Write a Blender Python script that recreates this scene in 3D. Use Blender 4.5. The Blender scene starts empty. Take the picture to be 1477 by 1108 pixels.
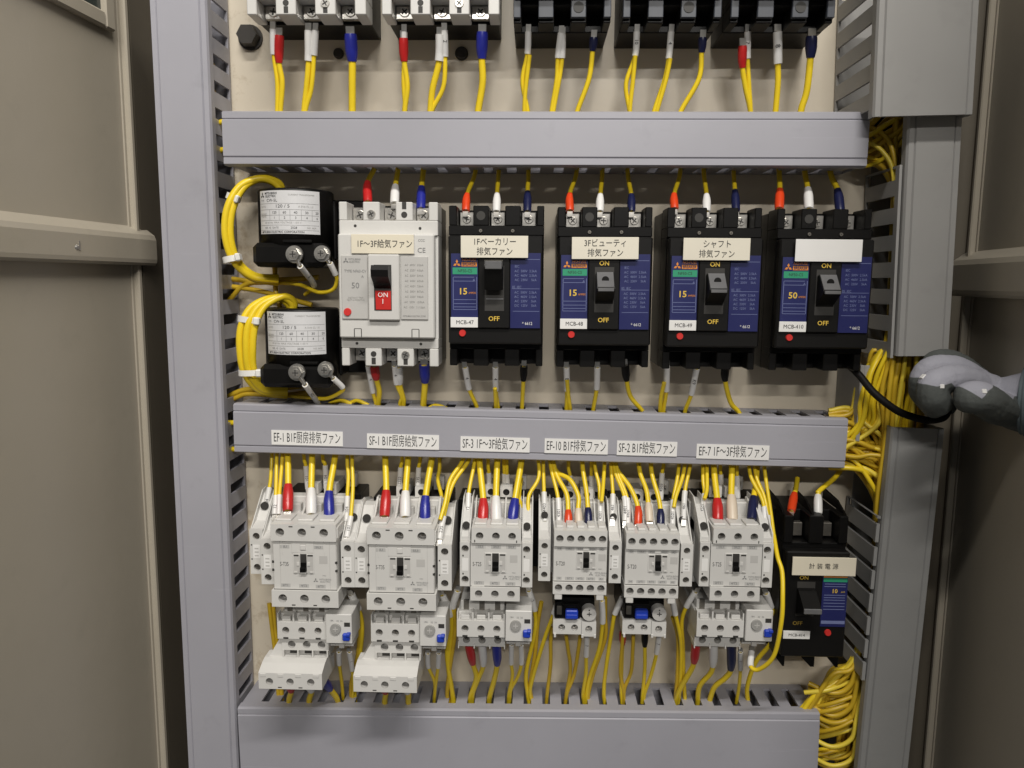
import bpy, bmesh, math, random
from mathutils import Vector, Matrix
R = math.radians
random.seed(7)
scn = bpy.context.scene
col = scn.collection

# ------------------------------------------------------------------ camera
IW, IH, F = 1477.0, 1108.0, 1116.0          # photograph size and focal length, pixels
ZC, DC = 1.40, 0.650                        # eye height, distance to the mounting plate
YAW, PITCH, ROLL = R(1.6), R(7.6), R(0.5)
CAM = Vector((0, -DC, ZC))
fw = Vector((-math.sin(YAW)*math.cos(PITCH), math.cos(YAW)*math.cos(PITCH), -math.sin(PITCH)))
rt0 = fw.cross(Vector((0, 0, 1))).normalized()
up0 = rt0.cross(fw).normalized()
rt = rt0*math.cos(ROLL) + up0*math.sin(ROLL)
up = up0*math.cos(ROLL) - rt0*math.sin(ROLL)
cd = bpy.data.cameras.new('camera')
cam = bpy.data.objects.new('camera', cd); col.objects.link(cam)
M = Matrix((rt, up, -fw)).transposed().to_4x4(); M.translation = CAM
cam.matrix_world = M
cd.sensor_fit = 'HORIZONTAL'; cd.sensor_width = 36.0; cd.lens = 36.0*F/IW
cd.clip_start = 0.01; cd.clip_end = 50
scn.camera = cam

# ------------------------------------------------------------------ light
w = bpy.data.worlds.new('World'); scn.world = w; w.use_nodes = True
bg = w.node_tree.nodes['Background']
bg.inputs[0].default_value = (0.95, 0.97, 1.0, 1); bg.inputs[1].default_value = 0.075
def tube_lamp(name, loc, target, sx, sy, power, c):
    l = bpy.data.lights.new(name, 'AREA'); l.shape = 'RECTANGLE'; l.size = sx; l.size_y = sy
    l.energy = power; l.color = c
    o = bpy.data.objects.new(name, l); col.objects.link(o); o.location = loc
    o.rotation_euler = (Vector(target)-Vector(loc)).to_track_quat('-Z', 'Y').to_euler()
tube_lamp('ceiling_tube_lamp', (0.20, -1.12, ZC+1.32), (0, 0, ZC-0.1), 1.1, 0.05, 28.5, (1, .96, .90))
tube_lamp('ceiling_tube_lamp', (0.25, -2.80, ZC+1.25), (0, 0, ZC-0.1), 1.1, 0.05, 34, (1, .96, .90))
vs = scn.view_settings
vs.view_transform = 'Standard'; vs.look = 'None'; vs.exposure = 0.0; vs.gamma = 1.0; vs.use_curve_mapping = False

# ------------------------------------------------------------------ helpers
def P(px, py, d):
    """Point at d metres in front of the plate seen at pixel px, py of the photograph."""
    v = fw*F + rt*(px-IW/2) - up*(py-IH/2)
    t = (DC-d)/v.y
    return CAM + v*t
MM = 0.001
MATS = {}
def mat(name, c, rough=0.5, metal=0.0, var=0.06, bump=0.0, scale=60.0, spec=0.5, coat=0.0, scuff=0.0):
    if name in MATS: return MATS[name]
    m = bpy.data.materials.new(name); m.use_nodes = True
    nt = m.node_tree; b = nt.nodes['Principled BSDF']
    b.inputs['Roughness'].default_value = rough; b.inputs['Metallic'].default_value = metal
    b.inputs['Specular IOR Level'].default_value = spec
    if coat: b.inputs['Coat Weight'].default_value = coat; b.inputs['Coat Roughness'].default_value = 0.15
    tc = nt.nodes.new('ShaderNodeTexCoord')
    n = nt.nodes.new('ShaderNodeTexNoise'); n.inputs['Scale'].default_value = scale; n.inputs['Detail'].default_value = 5
    nt.links.new(tc.outputs['Object'], n.inputs['Vector'])
    mx = nt.nodes.new('ShaderNodeMix'); mx.data_type = 'RGBA'
    mx.inputs['A'].default_value = (*[max(0, v*(1-var*2)) for v in c], 1)
    mx.inputs['B'].default_value = (*[min(1, v*(1+var*2)) for v in c], 1)
    nt.links.new(n.outputs['Fac'], mx.inputs['Factor'])
    res = mx.outputs['Result']
    if scuff:                       # rubbed streaks and dust
        last = res
        for sc_, lo_, hi_, cc in (((3, 3, 90), .66, .74, 1.45), ((120, 120, 5), .68, .76, 1.35), ((16, 16, 16), .58, .80, .62)):
            mp = nt.nodes.new('ShaderNodeMapping'); mp.inputs['Scale'].default_value = sc_; nt.links.new(tc.outputs['Object'], mp.inputs['Vector'])
            ns = nt.nodes.new('ShaderNodeTexNoise'); ns.inputs['Scale'].default_value = 2.2; ns.inputs['Detail'].default_value = 6; ns.inputs['Roughness'].default_value = .65
            nt.links.new(mp.outputs['Vector'], ns.inputs['Vector'])
            rg = nt.nodes.new('ShaderNodeMapRange'); rg.inputs['From Min'].default_value = lo_; rg.inputs['From Max'].default_value = hi_; rg.inputs['To Max'].default_value = scuff*2
            nt.links.new(ns.outputs['Fac'], rg.inputs['Value'])
            m2 = nt.nodes.new('ShaderNodeMix'); m2.data_type = 'RGBA'; m2.inputs['B'].default_value = (*[min(.8, v*cc) for v in c], 1)
            nt.links.new(rg.outputs['Result'], m2.inputs['Factor']); nt.links.new(last, m2.inputs['A']); last = m2.outputs['Result']
        res = last
    nt.links.new(res, b.inputs['Base Color'])
    if bump:
        n2 = nt.nodes.new('ShaderNodeTexNoise'); n2.inputs['Scale'].default_value = scale*12; n2.inputs['Detail'].default_value = 3
        nt.links.new(tc.outputs['Object'], n2.inputs['Vector'])
        bp = nt.nodes.new('ShaderNodeBump'); bp.inputs['Strength'].default_value = bump; bp.inputs['Distance'].default_value = 0.0006
        nt.links.new(n2.outputs['Fac'], bp.inputs['Height']); nt.links.new(bp.outputs['Normal'], b.inputs['Normal'])
    r2 = nt.nodes.new('ShaderNodeMapRange'); r2.inputs['To Min'].default_value = max(0.02, rough-0.08); r2.inputs['To Max'].default_value = min(1, rough+0.08)
    nt.links.new(n.outputs['Fac'], r2.inputs['Value']); nt.links.new(r2.outputs['Result'], b.inputs['Roughness'])
    MATS[name] = m
    return m
duct_m = mat('grey_pvc', (.35, .347, .385), .44, var=.08, bump=.08, scale=7, scuff=.16)
duct_shade = mat('shade_darkened_grey_pvc', (.265, .265, .26), .5, var=.06, bump=.08, scale=14, scuff=.14)  # scuffed grey PVC, darkened to stand for the person's shadow on this duct
door_m = mat('beige_paint', (.40, .36, .29), .34, var=.05, bump=.22, scale=6, scuff=.10)
frame_m = mat('shade_darkened_beige_paint', (.11, .094, .07), .5, var=.08, bump=.2, scale=12)  # beige paint with the shade beside the right-hand ducts put into its colour
yel = mat('yellow_insulation', (.82, .60, .022), .33, var=.07, scale=70, bump=.05)
yel2 = mat('dull_yellow_insulation', (.60, .40, .022), .4, var=.08, scale=40)
red = mat('red_vinyl', (.50, .018, .018), .3, var=.05)
redor = mat('orange_red_vinyl', (.66, .055, .012), .3, var=.05)
whi = mat('white_vinyl', (.74, .73, .71), .35, var=.03)
crm = mat('cream_vinyl', (.66, .56, .44), .4, var=.04)
blu = mat('blue_vinyl', (.018, .024, .26), .3, var=.05)
nav = mat('navy_vinyl', (.010, .013, .055), .3, var=.05)
blk = mat('black_plastic', (.0045, .0042, .004), .42, var=.1, bump=.04, scale=30, spec=.2)
blk2 = mat('dark_grey_plastic', (.0062, .0058, .0055), .45, var=.1, bump=.05, scale=30, spec=.24)
wpl = mat('white_plastic', (.63, .62, .595), .38, var=.04, bump=.03, scale=30)
wpl2 = mat('light_grey_plastic', (.50, .49, .47), .45, var=.03, bump=.03, scale=30)
gpl = mat('mid_grey_plastic', (.32, .315, .30), .45, var=.04, scale=30)
hole_m = mat('dark_recess', (.035, .033, .030), .6, var=.1)
steel = mat('plated_steel', (.62, .60, .56), .3, metal=.9, var=.08, scale=200)
dsteel = mat('dull_steel', (.22, .205, .18), .42, metal=.85, var=.1, scale=200)
paper = mat('white_label', (.80, .79, .77), .5, var=.015)
paper2 = mat('aged_label', (.76, .70, .56), .45, var=.04, scale=25)
bluep = mat('blue_plate', (.016, .020, .105), .38, var=.05)
greenp = mat('green_plate', (.03, .30, .16), .4, var=.04)
orange = mat('orange_print', (.72, .26, .03), .5)
gold = mat('yellow_print', (.74, .50, .07), .5)
ink = mat('black_print', (.02, .02, .022), .6)
gink = mat('grey_print', (.20, .20, .20), .6)
lblue = mat('pale_blue_print', (.17, .20, .38), .5)
btn_blue = mat('blue_button', (.015, .05, .45), .35)
btn_red = mat('red_button', (.62, .035, .03), .35)
silver = mat('silver_toggle', (.19, .19, .195), .3, metal=.35, var=.1)
nylon = mat('white_nylon', (.78, .77, .74), .35, var=.02)
glove_m = mat('grey_knit', (.22, .22, .245), .85, var=.12, bump=.6, scale=60)
glove_d = mat('dark_coating', (.045, .05, .047), .6, var=.12, bump=.5, scale=50)
rubber = mat('black_rubber', (.006, .0055, .005), .6, spec=.2)

class MB:
    def __init__(s, mats): s.v = []; s.f = []; s.m = []; s.s = []; s.mats = mats if isinstance(mats, (list, tuple)) else [mats]
    def add(s, vs, fs, m=0, sm=False):
        o = len(s.v); s.v += [tuple(v) for v in vs]
        for f in fs: s.f.append([i+o for i in f]); s.m.append(m); s.s.append(sm)
    def box(s, x0, x1, y0, y1, z0, z1, b=0.0, m=0):
        if x0 > x1: x0, x1 = x1, x0
        if y0 > y1: y0, y1 = y1, y0
        if z0 > z1: z0, z1 = z1, z0
        c = ((x0+x1)/2, (y0+y1)/2, (z0+z1)/2); h = ((x1-x0)/2, (y1-y0)/2, (z1-z0)/2)
        b = min(b, min(h)*0.8)
        if b <= 0:
            vs = [(x, y, z) for x in (x0, x1) for y in (y0, y1) for z in (z0, z1)]
            s.add(vs, [(0, 1, 3, 2), (4, 6, 7, 5), (0, 4, 5, 1), (2, 3, 7, 6), (0, 2, 6, 4), (1, 5, 7, 3)], m); return
        idx = {}; vs = []
        for sx in (-1, 1):
            for sy in (-1, 1):
                for sz in (-1, 1):
                    for a in range(3):
                        sg = (sx, sy, sz); idx[(sx, sy, sz, a)] = len(vs)
                        vs.append(tuple(c[k]+sg[k]*(h[k]-(0 if k == a else b)) for k in range(3)))
        fs = []
        for a in range(3):
            u, v = [k for k in range(3) if k != a]
            for sa in (-1, 1):
                q = []
                for su, sv in ((-1, -1), (1, -1), (1, 1), (-1, 1)):
                    sg = [0, 0, 0]; sg[a] = sa; sg[u] = su; sg[v] = sv; q.append(idx[(*sg, a)])
                fs.append(q)
            for su in (-1, 1):
                for sv in (-1, 1):
                    q = []
                    for sa, ax in ((-1, u), (1, u), (1, v), (-1, v)):
                        sg = [0, 0, 0]; sg[a] = sa; sg[u] = su; sg[v] = sv; q.append(idx[(*sg, ax)])
                    fs.append(q)
        for sx in (-1, 1):
            for sy in (-1, 1):
                for sz in (-1, 1): fs.append([idx[(sx, sy, sz, a)] for a in range(3)])
        s.add(vs, fs, m)
    def prism(s, pts, axis, a0, a1, m=0):
        """pts: polygon in the two other axes (in axis order), extruded along axis a0..a1."""
        n = len(pts)
        def mk(p, a):
            q = list(p); q.insert(axis, a); return q
        vs = [mk(p, a0) for p in pts]+[mk(p, a1) for p in pts]
        fs = [list(range(n)), list(range(2*n-1, n-1, -1))]+[[i, (i+1) % n, n+(i+1) % n, n+i] for i in range(n)]
        s.add(vs, fs, m)
    def cyl(s, c, axis, r, h, n=16, r2=None, m=0, sm=True):
        """cylinder from c along axis by h (r at c, r2 at the other end)."""
        r2 = r if r2 is None else r2
        u, v = [k for k in range(3) if k != axis]; vs = []
        for k, (hh, rr) in enumerate(((0, r), (h, r2))):
            for i in range(n):
                a = 2*math.pi*i/n; p = [0, 0, 0]; p[axis] = c[axis]+hh; p[u] = c[u]+rr*math.cos(a); p[v] = c[v]+rr*math.sin(a); vs.append(p)
        s.add(vs, [[i, (i+1) % n, n+(i+1) % n, n+i] for i in range(n)], m, sm)
        s.add(vs[:n], [list(range(n))], m); s.add(vs[n:], [list(range(n))], m)
    def holed(s, x0, x1, z0, z1, yf, yb, holes, depth=4.0, m=0, mh=None, n=16):
        """block whose front (y = yf) has round holes (cx, cz, r), one per column."""
        mh = m if mh is None else mh
        if z0 > z1: z0, z1 = z1, z0
        hs = sorted(holes); e = [x0]+[(hs[i][0]+hs[i+1][0])/2 for i in range(len(hs)-1)]+[x1]
        for i, (cx, cz, r) in enumerate(hs):
            xa, xb = e[i], e[i+1]
            ang = [2*math.pi*(k+.5)/n for k in range(n)]
            ring = [(cx+r*math.cos(a), yf, cz+r*math.sin(a)) for a in ang]
            def hit(a):
                dx, dz = math.cos(a), math.sin(a)
                tx = ((xb if dx > 0 else xa)-cx)/dx if abs(dx) > 1e-9 else 1e9
                tz = ((z1 if dz > 0 else z0)-cz)/dz if abs(dz) > 1e-9 else 1e9
                t = min(tx, tz); return (cx+dx*t, yf, cz+dz*t), (0 if tx < tz else 1)
            out = [hit(a) for a in ang]
            for k in range(n):
                k2 = (k+1) % n; poly = [ring[k], out[k][0]]
                if out[k][1] != out[k2][1]:
                    am = ang[k]+math.pi/n; poly.append((xb if math.cos(am) > 0 else xa, yf, z1 if math.sin(am) > 0 else z0))
                poly += [out[k2][0], ring[k2]]
                s.add(poly, [list(range(len(poly)))], m)
            back = [(p[0], yf+depth, p[2]) for p in ring]
            s.add(ring+back, [[k, (k+1) % n, n+(k+1) % n, n+k] for k in range(n)], mh, True)
            s.add(back, [list(range(n))], mh)
        c = [(x, y, z) for x in (x0, x1) for y in (yf, yb) for z in (z0, z1)]
        s.add(c, [(0, 1, 3, 2), (4, 6, 7, 5), (0, 4, 6, 2), (1, 5, 7, 3), (2, 3, 7, 6)], m)
    def tube(s, pts, r, n=8, m=0, cap=True):
        """pts: Vectors; r: a number or a list."""
        k = len(pts); rr = r if isinstance(r, (list, tuple)) else [r]*k
        t0 = (pts[1]-pts[0]).normalized(); nrm = t0.orthogonal().normalized(); vs = []
        for i in range(k):
            t = (pts[min(i+1, k-1)]-pts[max(i-1, 0)]).normalized()
            nrm = (nrm-t*nrm.dot(t)).normalized(); bn = t.cross(nrm)
            for j in range(n):
                a = 2*math.pi*j/n; vs.append(pts[i]+(nrm*math.cos(a)+bn*math.sin(a))*rr[i])
        fs = [[i*n+j, i*n+(j+1) % n, (i+1)*n+(j+1) % n, (i+1)*n+j] for i in range(k-1) for j in range(n)]
        s.add(vs, fs, m, True)
        if cap: s.add(vs[:n], [list(range(n))], m); s.add(vs[-n:], [list(range(n))], m)
    def build(s, name, parent=None, scale=MM, loc=None):
        me = bpy.data.meshes.new(name)
        me.from_pydata([tuple(c*scale for c in v) for v in s.v], [], s.f)
        for mm in s.mats: me.materials.append(mm)
        me.polygons.foreach_set('material_index', s.m); me.polygons.foreach_set('use_smooth', s.s)
        bm = bmesh.new(); bm.from_mesh(me); bmesh.ops.recalc_face_normals(bm, faces=bm.faces); bm.to_mesh(me); bm.free()
        o = bpy.data.objects.new(name, me); col.objects.link(o)
        if parent: o.parent = parent
        if loc: o.location = loc
        return o
def tag(o, label=None, cat=None, group=None, kind=None):
    if label: o['label'] = label
    if cat: o['category'] = cat
    if group: o['group'] = group
    if kind: o['kind'] = kind
    return o
def empty(name, loc, label=None, cat=None, group=None):
    o = bpy.data.objects.new(name, None); col.objects.link(o); o.location = loc; o.empty_display_size = .02
    return tag(o, label, cat, group)
def share(src, parent, loc, name=None):
    c = bpy.data.objects.new(name or src.name.split('.')[0], src.data); col.objects.link(c); c.parent = parent; c.location = loc
    return c
TX = {}
def text_mesh(s, size, sx=1.0, m=None, bold=0.0):
    key = (s, size, sx, m.name, bold)
    if key in TX: return TX[key]
    cu = bpy.data.curves.new('lettering', 'FONT'); cu.body = s; cu.size = size; cu.align_x = 'CENTER'; cu.align_y = 'CENTER'
    cu.resolution_u = 2; cu.space_line = 0.95; cu.offset = bold
    o = bpy.data.objects.new('lettering', cu); col.objects.link(o)
    dg = bpy.context.evaluated_depsgraph_get(); dg.update()
    me = bpy.data.meshes.new_from_object(o.evaluated_get(dg))
    bpy.data.objects.remove(o); bpy.data.curves.remove(cu)
    for v in me.vertices: v.co = (v.co.x*sx*MM, 0, v.co.y*MM)
    me.materials.clear(); me.materials.append(m); me.name = 'lettering'
    TX[key] = me
    return me
def text(s, size, parent, loc, m=ink, sx=1.0, bold=0.0, rot=None):
    """printed lettering facing -y; size and loc in millimetres."""
    o = bpy.data.objects.new('lettering', text_mesh(s, size, sx, m, bold)); col.objects.link(o); o.parent = parent
    o.location = [c*MM for c in loc]
    if rot: o.rotation_euler = rot
    return o
def logo(mb, cx, cz, y, r, m=0):
    """three rhombi meeting at a point"""
    for a in (90, 210, 330):
        d = Vector((math.cos(R(a)), math.sin(R(a)))); n = Vector((-d.y, d.x))
        q = [Vector((0, 0)), d*r*.5+n*r*.288, d*r, d*r*.5-n*r*.288]
        mb.add([(cx+p.x, y, cz+p.y) for p in q], [(0, 1, 2, 3)], m)
def frange(px0, py0, px1, py1, d):
    """centre (world) and size (mm) of a pixel box at depth d"""
    a, b, c, e = P(px0, py0, d), P(px1, py0, d), P(px0, py1, d), P(px1, py1, d)
    cx = (a.x+b.x+c.x+e.x)/4; cz = (a.z+b.z+c.z+e.z)/4
    return Vector((cx, 0, cz)), ((b-a).length+(e-c).length)/2*1000, ((c-a).length+(e-b).length)/2*1000
_sc = {}
def screw(parent, loc, r=2.6, big=False, dull=False):
    key = (round(r, 1), big, dull)
    if key not in _sc:
        mb = MB([dsteel if dull else steel, hole_m])
        mb.cyl((0, 0, 0), 1, r, -1.2, 16, r*.86)
        if big:
            mb.cyl((0, 1.0, 0), 1, r*1.5, -1.2, 20, r*1.45)
        mb.box(-r*.62, r*.62, -1.35, -1.15, -r*.13, r*.13, m=1); mb.box(-r*.13, r*.13, -1.36, -1.16, -r*.62, r*.62, m=1)
        o = mb.build('terminal_screw', parent, loc=[c*MM for c in loc]); o.rotation_euler.y = random.uniform(0, 1.5); _sc[key] = o
        return o
    o = share(_sc[key], parent, [c*MM for c in loc], 'terminal_screw'); o.rotation_euler.y = random.uniform(0, 1.5)
    return o

# ------------------------------------------------------------------ setting: plate and cabinet
def plate_material():
    m = mat('cream_plate', (.71, .635, .51), .38, var=.02, bump=.12, scale=9)
    nt = m.node_tree; b = nt.nodes['Principled BSDF']; src = b.inputs['Base Color'].links[0].from_socket
    tc = [n for n in nt.nodes if n.type == 'TEX_COORD'][0]
    n = nt.nodes.new('ShaderNodeTexNoise'); n.inputs['Scale'].default_value = 26; n.inputs['Detail'].default_value = 9; n.inputs['Roughness'].default_value = .7
    nt.links.new(tc.outputs['Object'], n.inputs['Vector'])
    sep = nt.nodes.new('ShaderNodeSeparateXYZ'); nt.links.new(tc.outputs['Object'], sep.inputs[0])
    fx = nt.nodes.new('ShaderNodeMapRange'); fx.inputs['From Min'].default_value = -.20; fx.inputs['From Max'].default_value = -.25
    nt.links.new(sep.outputs['X'], fx.inputs['Value'])
    rp = nt.nodes.new('ShaderNodeMapRange'); rp.inputs['From Min'].default_value = .52; rp.inputs['From Max'].default_value = .68
    nt.links.new(n.outputs['Fac'], rp.inputs['Value'])
    mu = nt.nodes.new('ShaderNodeMath'); mu.operation = 'MULTIPLY'
    nt.links.new(fx.outputs['Result'], mu.inputs[0]); nt.links.new(rp.outputs['Result'], mu.inputs[1])
    mx = nt.nodes.new('ShaderNodeMix'); mx.data_type = 'RGBA'; mx.inputs['B'].default_value = (.33, .23, .11, 1)
    nt.links.new(mu.outputs[0], mx.inputs['Factor']); nt.links.new(src, mx.inputs['A']); nt.links.new(mx.outputs['Result'], b.inputs['Base Color'])
    return m
mb = MB(plate_material()); mb.box(-268, 292, 0, 3, 1000, 1800, .5); tag(mb.build('back_wall'), kind='structure')
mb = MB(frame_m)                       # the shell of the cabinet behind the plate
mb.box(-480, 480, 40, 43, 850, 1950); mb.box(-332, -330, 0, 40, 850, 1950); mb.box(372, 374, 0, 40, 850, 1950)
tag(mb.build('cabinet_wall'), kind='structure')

def side_door(side):
    """a cabinet door swung open; local x runs from the hinge to the free edge, local y out of the inner face"""
    L, zl, zh = 470, 880, 1920
    if side < 0:
        t = empty('cabinet_door', P(203, 350, .0)*1, 'beige steel cabinet door swung open beside the unbroken tall grey duct', 'cabinet door', 'open cabinet doors')
    else:
        t = empty('cabinet_door', P(1397, 350, .0)*1, 'shaded beige steel cabinet door swung open behind the gloved hand', 'cabinet door', 'open cabinet doors')
    t.location.z = 0
    ang = R(-90-5) if side < 0 else R(-90-9)
    t.rotation_euler.z = ang
    s = 1 if side < 0 else -1           # inner face looks along +y local for the left door
    def bx(mb, x0, x1, y0, y1, z0, z1, b=0): mb.box(x0, x1, y0*s, y1*s, z0, z1, b)
    zr = 1000*(P(100, 345, .13).z if side < 0 else P(1440, 395, .10).z)
    mb = MB(door_m); bx(mb, 12, L, -6, -3, zl, zh); mb.build('panel', t)
    mb = MB(door_m); bx(mb, 0, 4, -10, -2, zl, zh, 1); bx(mb, 4, 9, -8, 2.5, zl, zh, 1); bx(mb, 9, 12, -8, -2, zl, zh, .5); mb.build('hinge_flange', t)
    mb = MB(door_m)
    h = 15 if side < 0 else 17
    mb.prism([(-3*s, zr-h), (6*s, zr-h), (7.5*s, zr-h+2), (8*s, zr-h+5), (8*s, zr+h-9), (6.5*s, zr+h-5), (-3*s, zr+h+2)], 0, -10, L, 0)
    o = mb.build('stiffening_rail', t)
    if side < 0:
        mb = MB(steel); q = 92; mb.cyl((q, 8*s, zr-4), 1, 2.0, .8*s, 14, 1.2); mb.box(q-3.4, q-2.2, 8*s, 8.4*s, zr-6, zr+1); mb.build('dent_mark', t)  # low steel dome standing in for a dent and its bright spot
        mb = MB(door_m); zt = 1000*P(165, 30, .05).z
        bx(mb, 34, L, -3, 3, zt+0, zt+12, 1.5); bx(mb, 22, 34, -3, 3, zt, zh, 1.5); mb.build('window_frame', t)
        mb = MB(mat('smoked_glass', (.05, .06, .055), .12)); bx(mb, 34, L, -2.5, -1, zt+12, zh); mb.build('window_pane', t)
    return t
side_door(-1); side_door(1)

# ------------------------------------------------------------------ wiring ducts
def duct_h(quad, d, label, slots, phase_px, pitch=18.5, sw=8.0, slot_bot=True, m=duct_m):
    """horizontal duct; quad = front face pixel corners TL, TR, BR, BL"""
    q = [P(x, y, d) for x, y in quad]
    base = Vector(((q[0].x+q[1].x)/2, 0, (q[0].z+q[3].z)/2)); ang = -math.atan2(q[1].z-q[0].z, q[1].x-q[0].x)
    W = ((q[1]-q[0]).length+(q[2]-q[3]).length)/2*1000; H = ((q[0]-q[3]).length+(q[1]-q[2]).length)/2*1000
    base.z = (q[0].z+q[1].z+q[2].z+q[3].z)/4
    t = empty('wiring_duct', base, label, 'wiring duct', 'grey wiring ducts'); t.rotation_euler.y = ang
    D = d*1000; w = W/2; h = H/2
    mb = MB(m); mb.box(-w, w, -2, -.2, -h+1.5, h-1.5)
    ph = (P(phase_px[0], phase_px[1], d*.5).x-base.x)*1000
    for sg in ((1, -1) if slot_bot else (1,)):
        zo, zi = sg*(h-1), sg*(h-3)
        mb.box(-w, w, -9, -2.0, zi, zo); mb.box(-w, w, -D+5, -D+13, zi, zo)
        xs = []; x = ph-pitch*60
        while x < w-4:
            if x > -w+6: xs.append(x)
            x += pitch
        e = -w
        for x in xs+[w+sw/2]:
            x1 = min(x-sw/2, w)
            if x1 > e: mb.box(e, x1, -D+13, -9, zi, zo)
            e = x+sw/2
    mb.build('duct_body', t)
    mb = MB(m)
    pr = [(-D+9, -h-.3), (-D+2.5, -h-.3), (-D+.4, -h+.8), (-D+.4, -h+5), (-D+1.2, -h+5.6), (-D, -h+6.6), (-D, h-6.6), (-D+1.2, h-5.6), (-D+.4, h-5), (-D+.4, h-.8), (-D+2.5, h+.3), (-D+9, h+.3), (-D+9, h-1), (-D+4, h-1), (-D+3, h-3), (-D+3, -h+3), (-D+4, -h+1), (-D+9, -h+1)]
    mb.prism(pr, 0, -w, w); cov = mb.build('cover', t)
    return t, cov, W, H, D
dt, dtc, *_ = duct_h([(320, 160), (1255, 161), (1253, 240), (324, 238)], .055, 'blank grey duct across the panel above the row of breakers', 1, (400, 240))
dm, dmc, dmW, dmH, dmD = duct_h([(336, 583), (1223, 605), (1219, 678), (338, 651)], .052, 'grey duct with six printed fan stickers across the panel middle', 1, (717, 588), 19.0)
dbq = [(344, 1022), (1183, 1030), (1178, 1135), (347, 1130)]
db_, dbc, *_ = duct_h(dbq, .050, 'tall grey duct along the panel bottom below the contactors', 1, (735, 996), 16.0, 6.5)
def duct_v(quad, d, label, finger_ranges, wall_x='R', m=duct_m, pitch=20.0, sw=8.5, open_f=False, trim=0, no_body=False):
    """vertical duct from front pixel corners TL, TR, BR, BL; slotted wall on the side facing the panel"""
    q = [P(x, y, d) for x, y in quad]
    base = Vector((sum(v.x for v in q)/4, 0, sum(v.z for v in q)/4))
    t = empty('wiring_duct', base, label, 'wiring duct', 'grey wiring ducts')
    # lean of the duct: slope of its axis
    top = (q[0]+q[1])/2; bot = (q[2]+q[3])/2
    t.rotation_euler.y = math.atan2(top.x-bot.x, top.z-bot.z)
    W = ((q[1]-q[0]).length+(q[2]-q[3]).length)/2*1000; H = (top-bot).length*1000
    D = d*1000; w = W/2; h = H/2; sg = 1 if wall_x == 'R' else -1
    mb = MB(m); mb.box(-w+2, w-2, -2, -.2, -h, h)
    mb.box(-sg*(w-3), -sg*(w-1), -D+5, -2, -h, h)
    for (ya, yb, off) in finger_ranges:
        za = (P(quad[0][0], ya, d*.6).z-base.z)*1000; zb = (P(quad[3][0], yb, d*.6).z-base.z)*1000
        xo, xi = sg*(w+trim-1), sg*(w+trim-3)
        mb.box(xi, xo, -5, -2, zb, za)
        if not open_f: mb.box(xi, xo, -D+5, -D+11, zb, za)
        z = zb
        while z < za:
            z1 = min(z+pitch-sw, za)
            mb.box(xi, xo, (-D+11 if not open_f else -D+6), -5, z, z1)
            if open_f: mb.box(xi-sg*0, xo+sg*.6, -D+3, -D+6, z-.8, z1+.8)
            z += pitch
    mb.build('duct_body', t)
    mb = MB(m)
    pr = [(-w-.3, -D+9), (-w-.3, -D+2.5), (-w+.8, -D+.4), (-w+4.4, -D+.4), (-w+5, -D+1.2), (-w+5.8, -D), (w-5.8, -D), (w-5, -D+1.2), (w-4.4, -D+.4), (w-.8, -D+.4), (w+.3, -D+2.5), (w+.3, -D+9), (w-1, -D+9), (w-1, -D+4), (w-3, -D+3), (-w+3, -D+3), (-w+1, -D+4), (-w+1, -D+9)]
    mb.prism(pr, 2, -h, h); mb.build('cover', t)
    return t
duct_v([(209, -60), (296, -60), (346, 1230), (279, 1230)], .048, 'tall unbroken grey duct standing beside the current transformers', [(-60, 1230, 0)], 'R')
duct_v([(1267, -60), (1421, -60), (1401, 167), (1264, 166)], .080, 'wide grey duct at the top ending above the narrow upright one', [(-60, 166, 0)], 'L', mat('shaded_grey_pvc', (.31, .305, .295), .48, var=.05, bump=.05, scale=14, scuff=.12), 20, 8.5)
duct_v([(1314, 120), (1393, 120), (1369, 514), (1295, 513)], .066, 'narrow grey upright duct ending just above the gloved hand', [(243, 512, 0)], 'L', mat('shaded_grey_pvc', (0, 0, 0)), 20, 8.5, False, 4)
duct_v([(1287, 618), (1365, 618), (1297, 1230), (1228, 1230)], .066, 'grey upright duct dark with shadow, starting below the gloved hand', [(735, 960, 0)], 'L', duct_shade, 19, 6, True, 4)

# stickers on the middle duct
def sticker(px0, py0, px1, py1, s, lab):
    c, W, H = frange(px0, py0, px1, py1, .0535)
    lx = Vector((c.x, -.052, c.z))-dm.location; a = dm.rotation_euler.y
    mi = Matrix.Rotation(-a, 3, 'Y'); l = mi @ lx
    mb = MB(paper); mb.box(-W/2, W/2, -.45, 0, -H/2, H/2)
    o = mb.build('sticker', dmc); o.location = l; o.location.y = -dmD*MM - .00012
    o['label'] = lab
    t = text(s, H*.80, o, (0, -.55, -.2), ink, 1.0)
    wv = max(v.co.x for v in t.data.vertices)*2000
    t.scale.x = W*.93/wv; t.scale.z = 1.1
sticker(391, 622, 494, 643, 'EF-1 B1F厨房排気ファン', 'white sticker printed EF-1 B1F and Japanese text')
sticker(529, 627, 633, 648, 'SF-1 B1F厨房給気ファン', 'white sticker printed SF-1 B1F and Japanese text')
sticker(664, 631, 764, 652, 'SF-3 1F～3F給気ファン', 'white sticker printed SF-3 1F to 3F')
sticker(785.5, 634, 877, 655, 'EF-10 B1F排気ファン', 'white sticker printed EF-10 B1F')
sticker(890, 637, 977, 658, 'SF-2 B1F給気ファン', 'white sticker printed SF-2 B1F')
sticker(1005, 642, 1110, 663, 'EF-7 1F～3F排気ファン', 'white sticker printed EF-7 1F to 3F')

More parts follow.
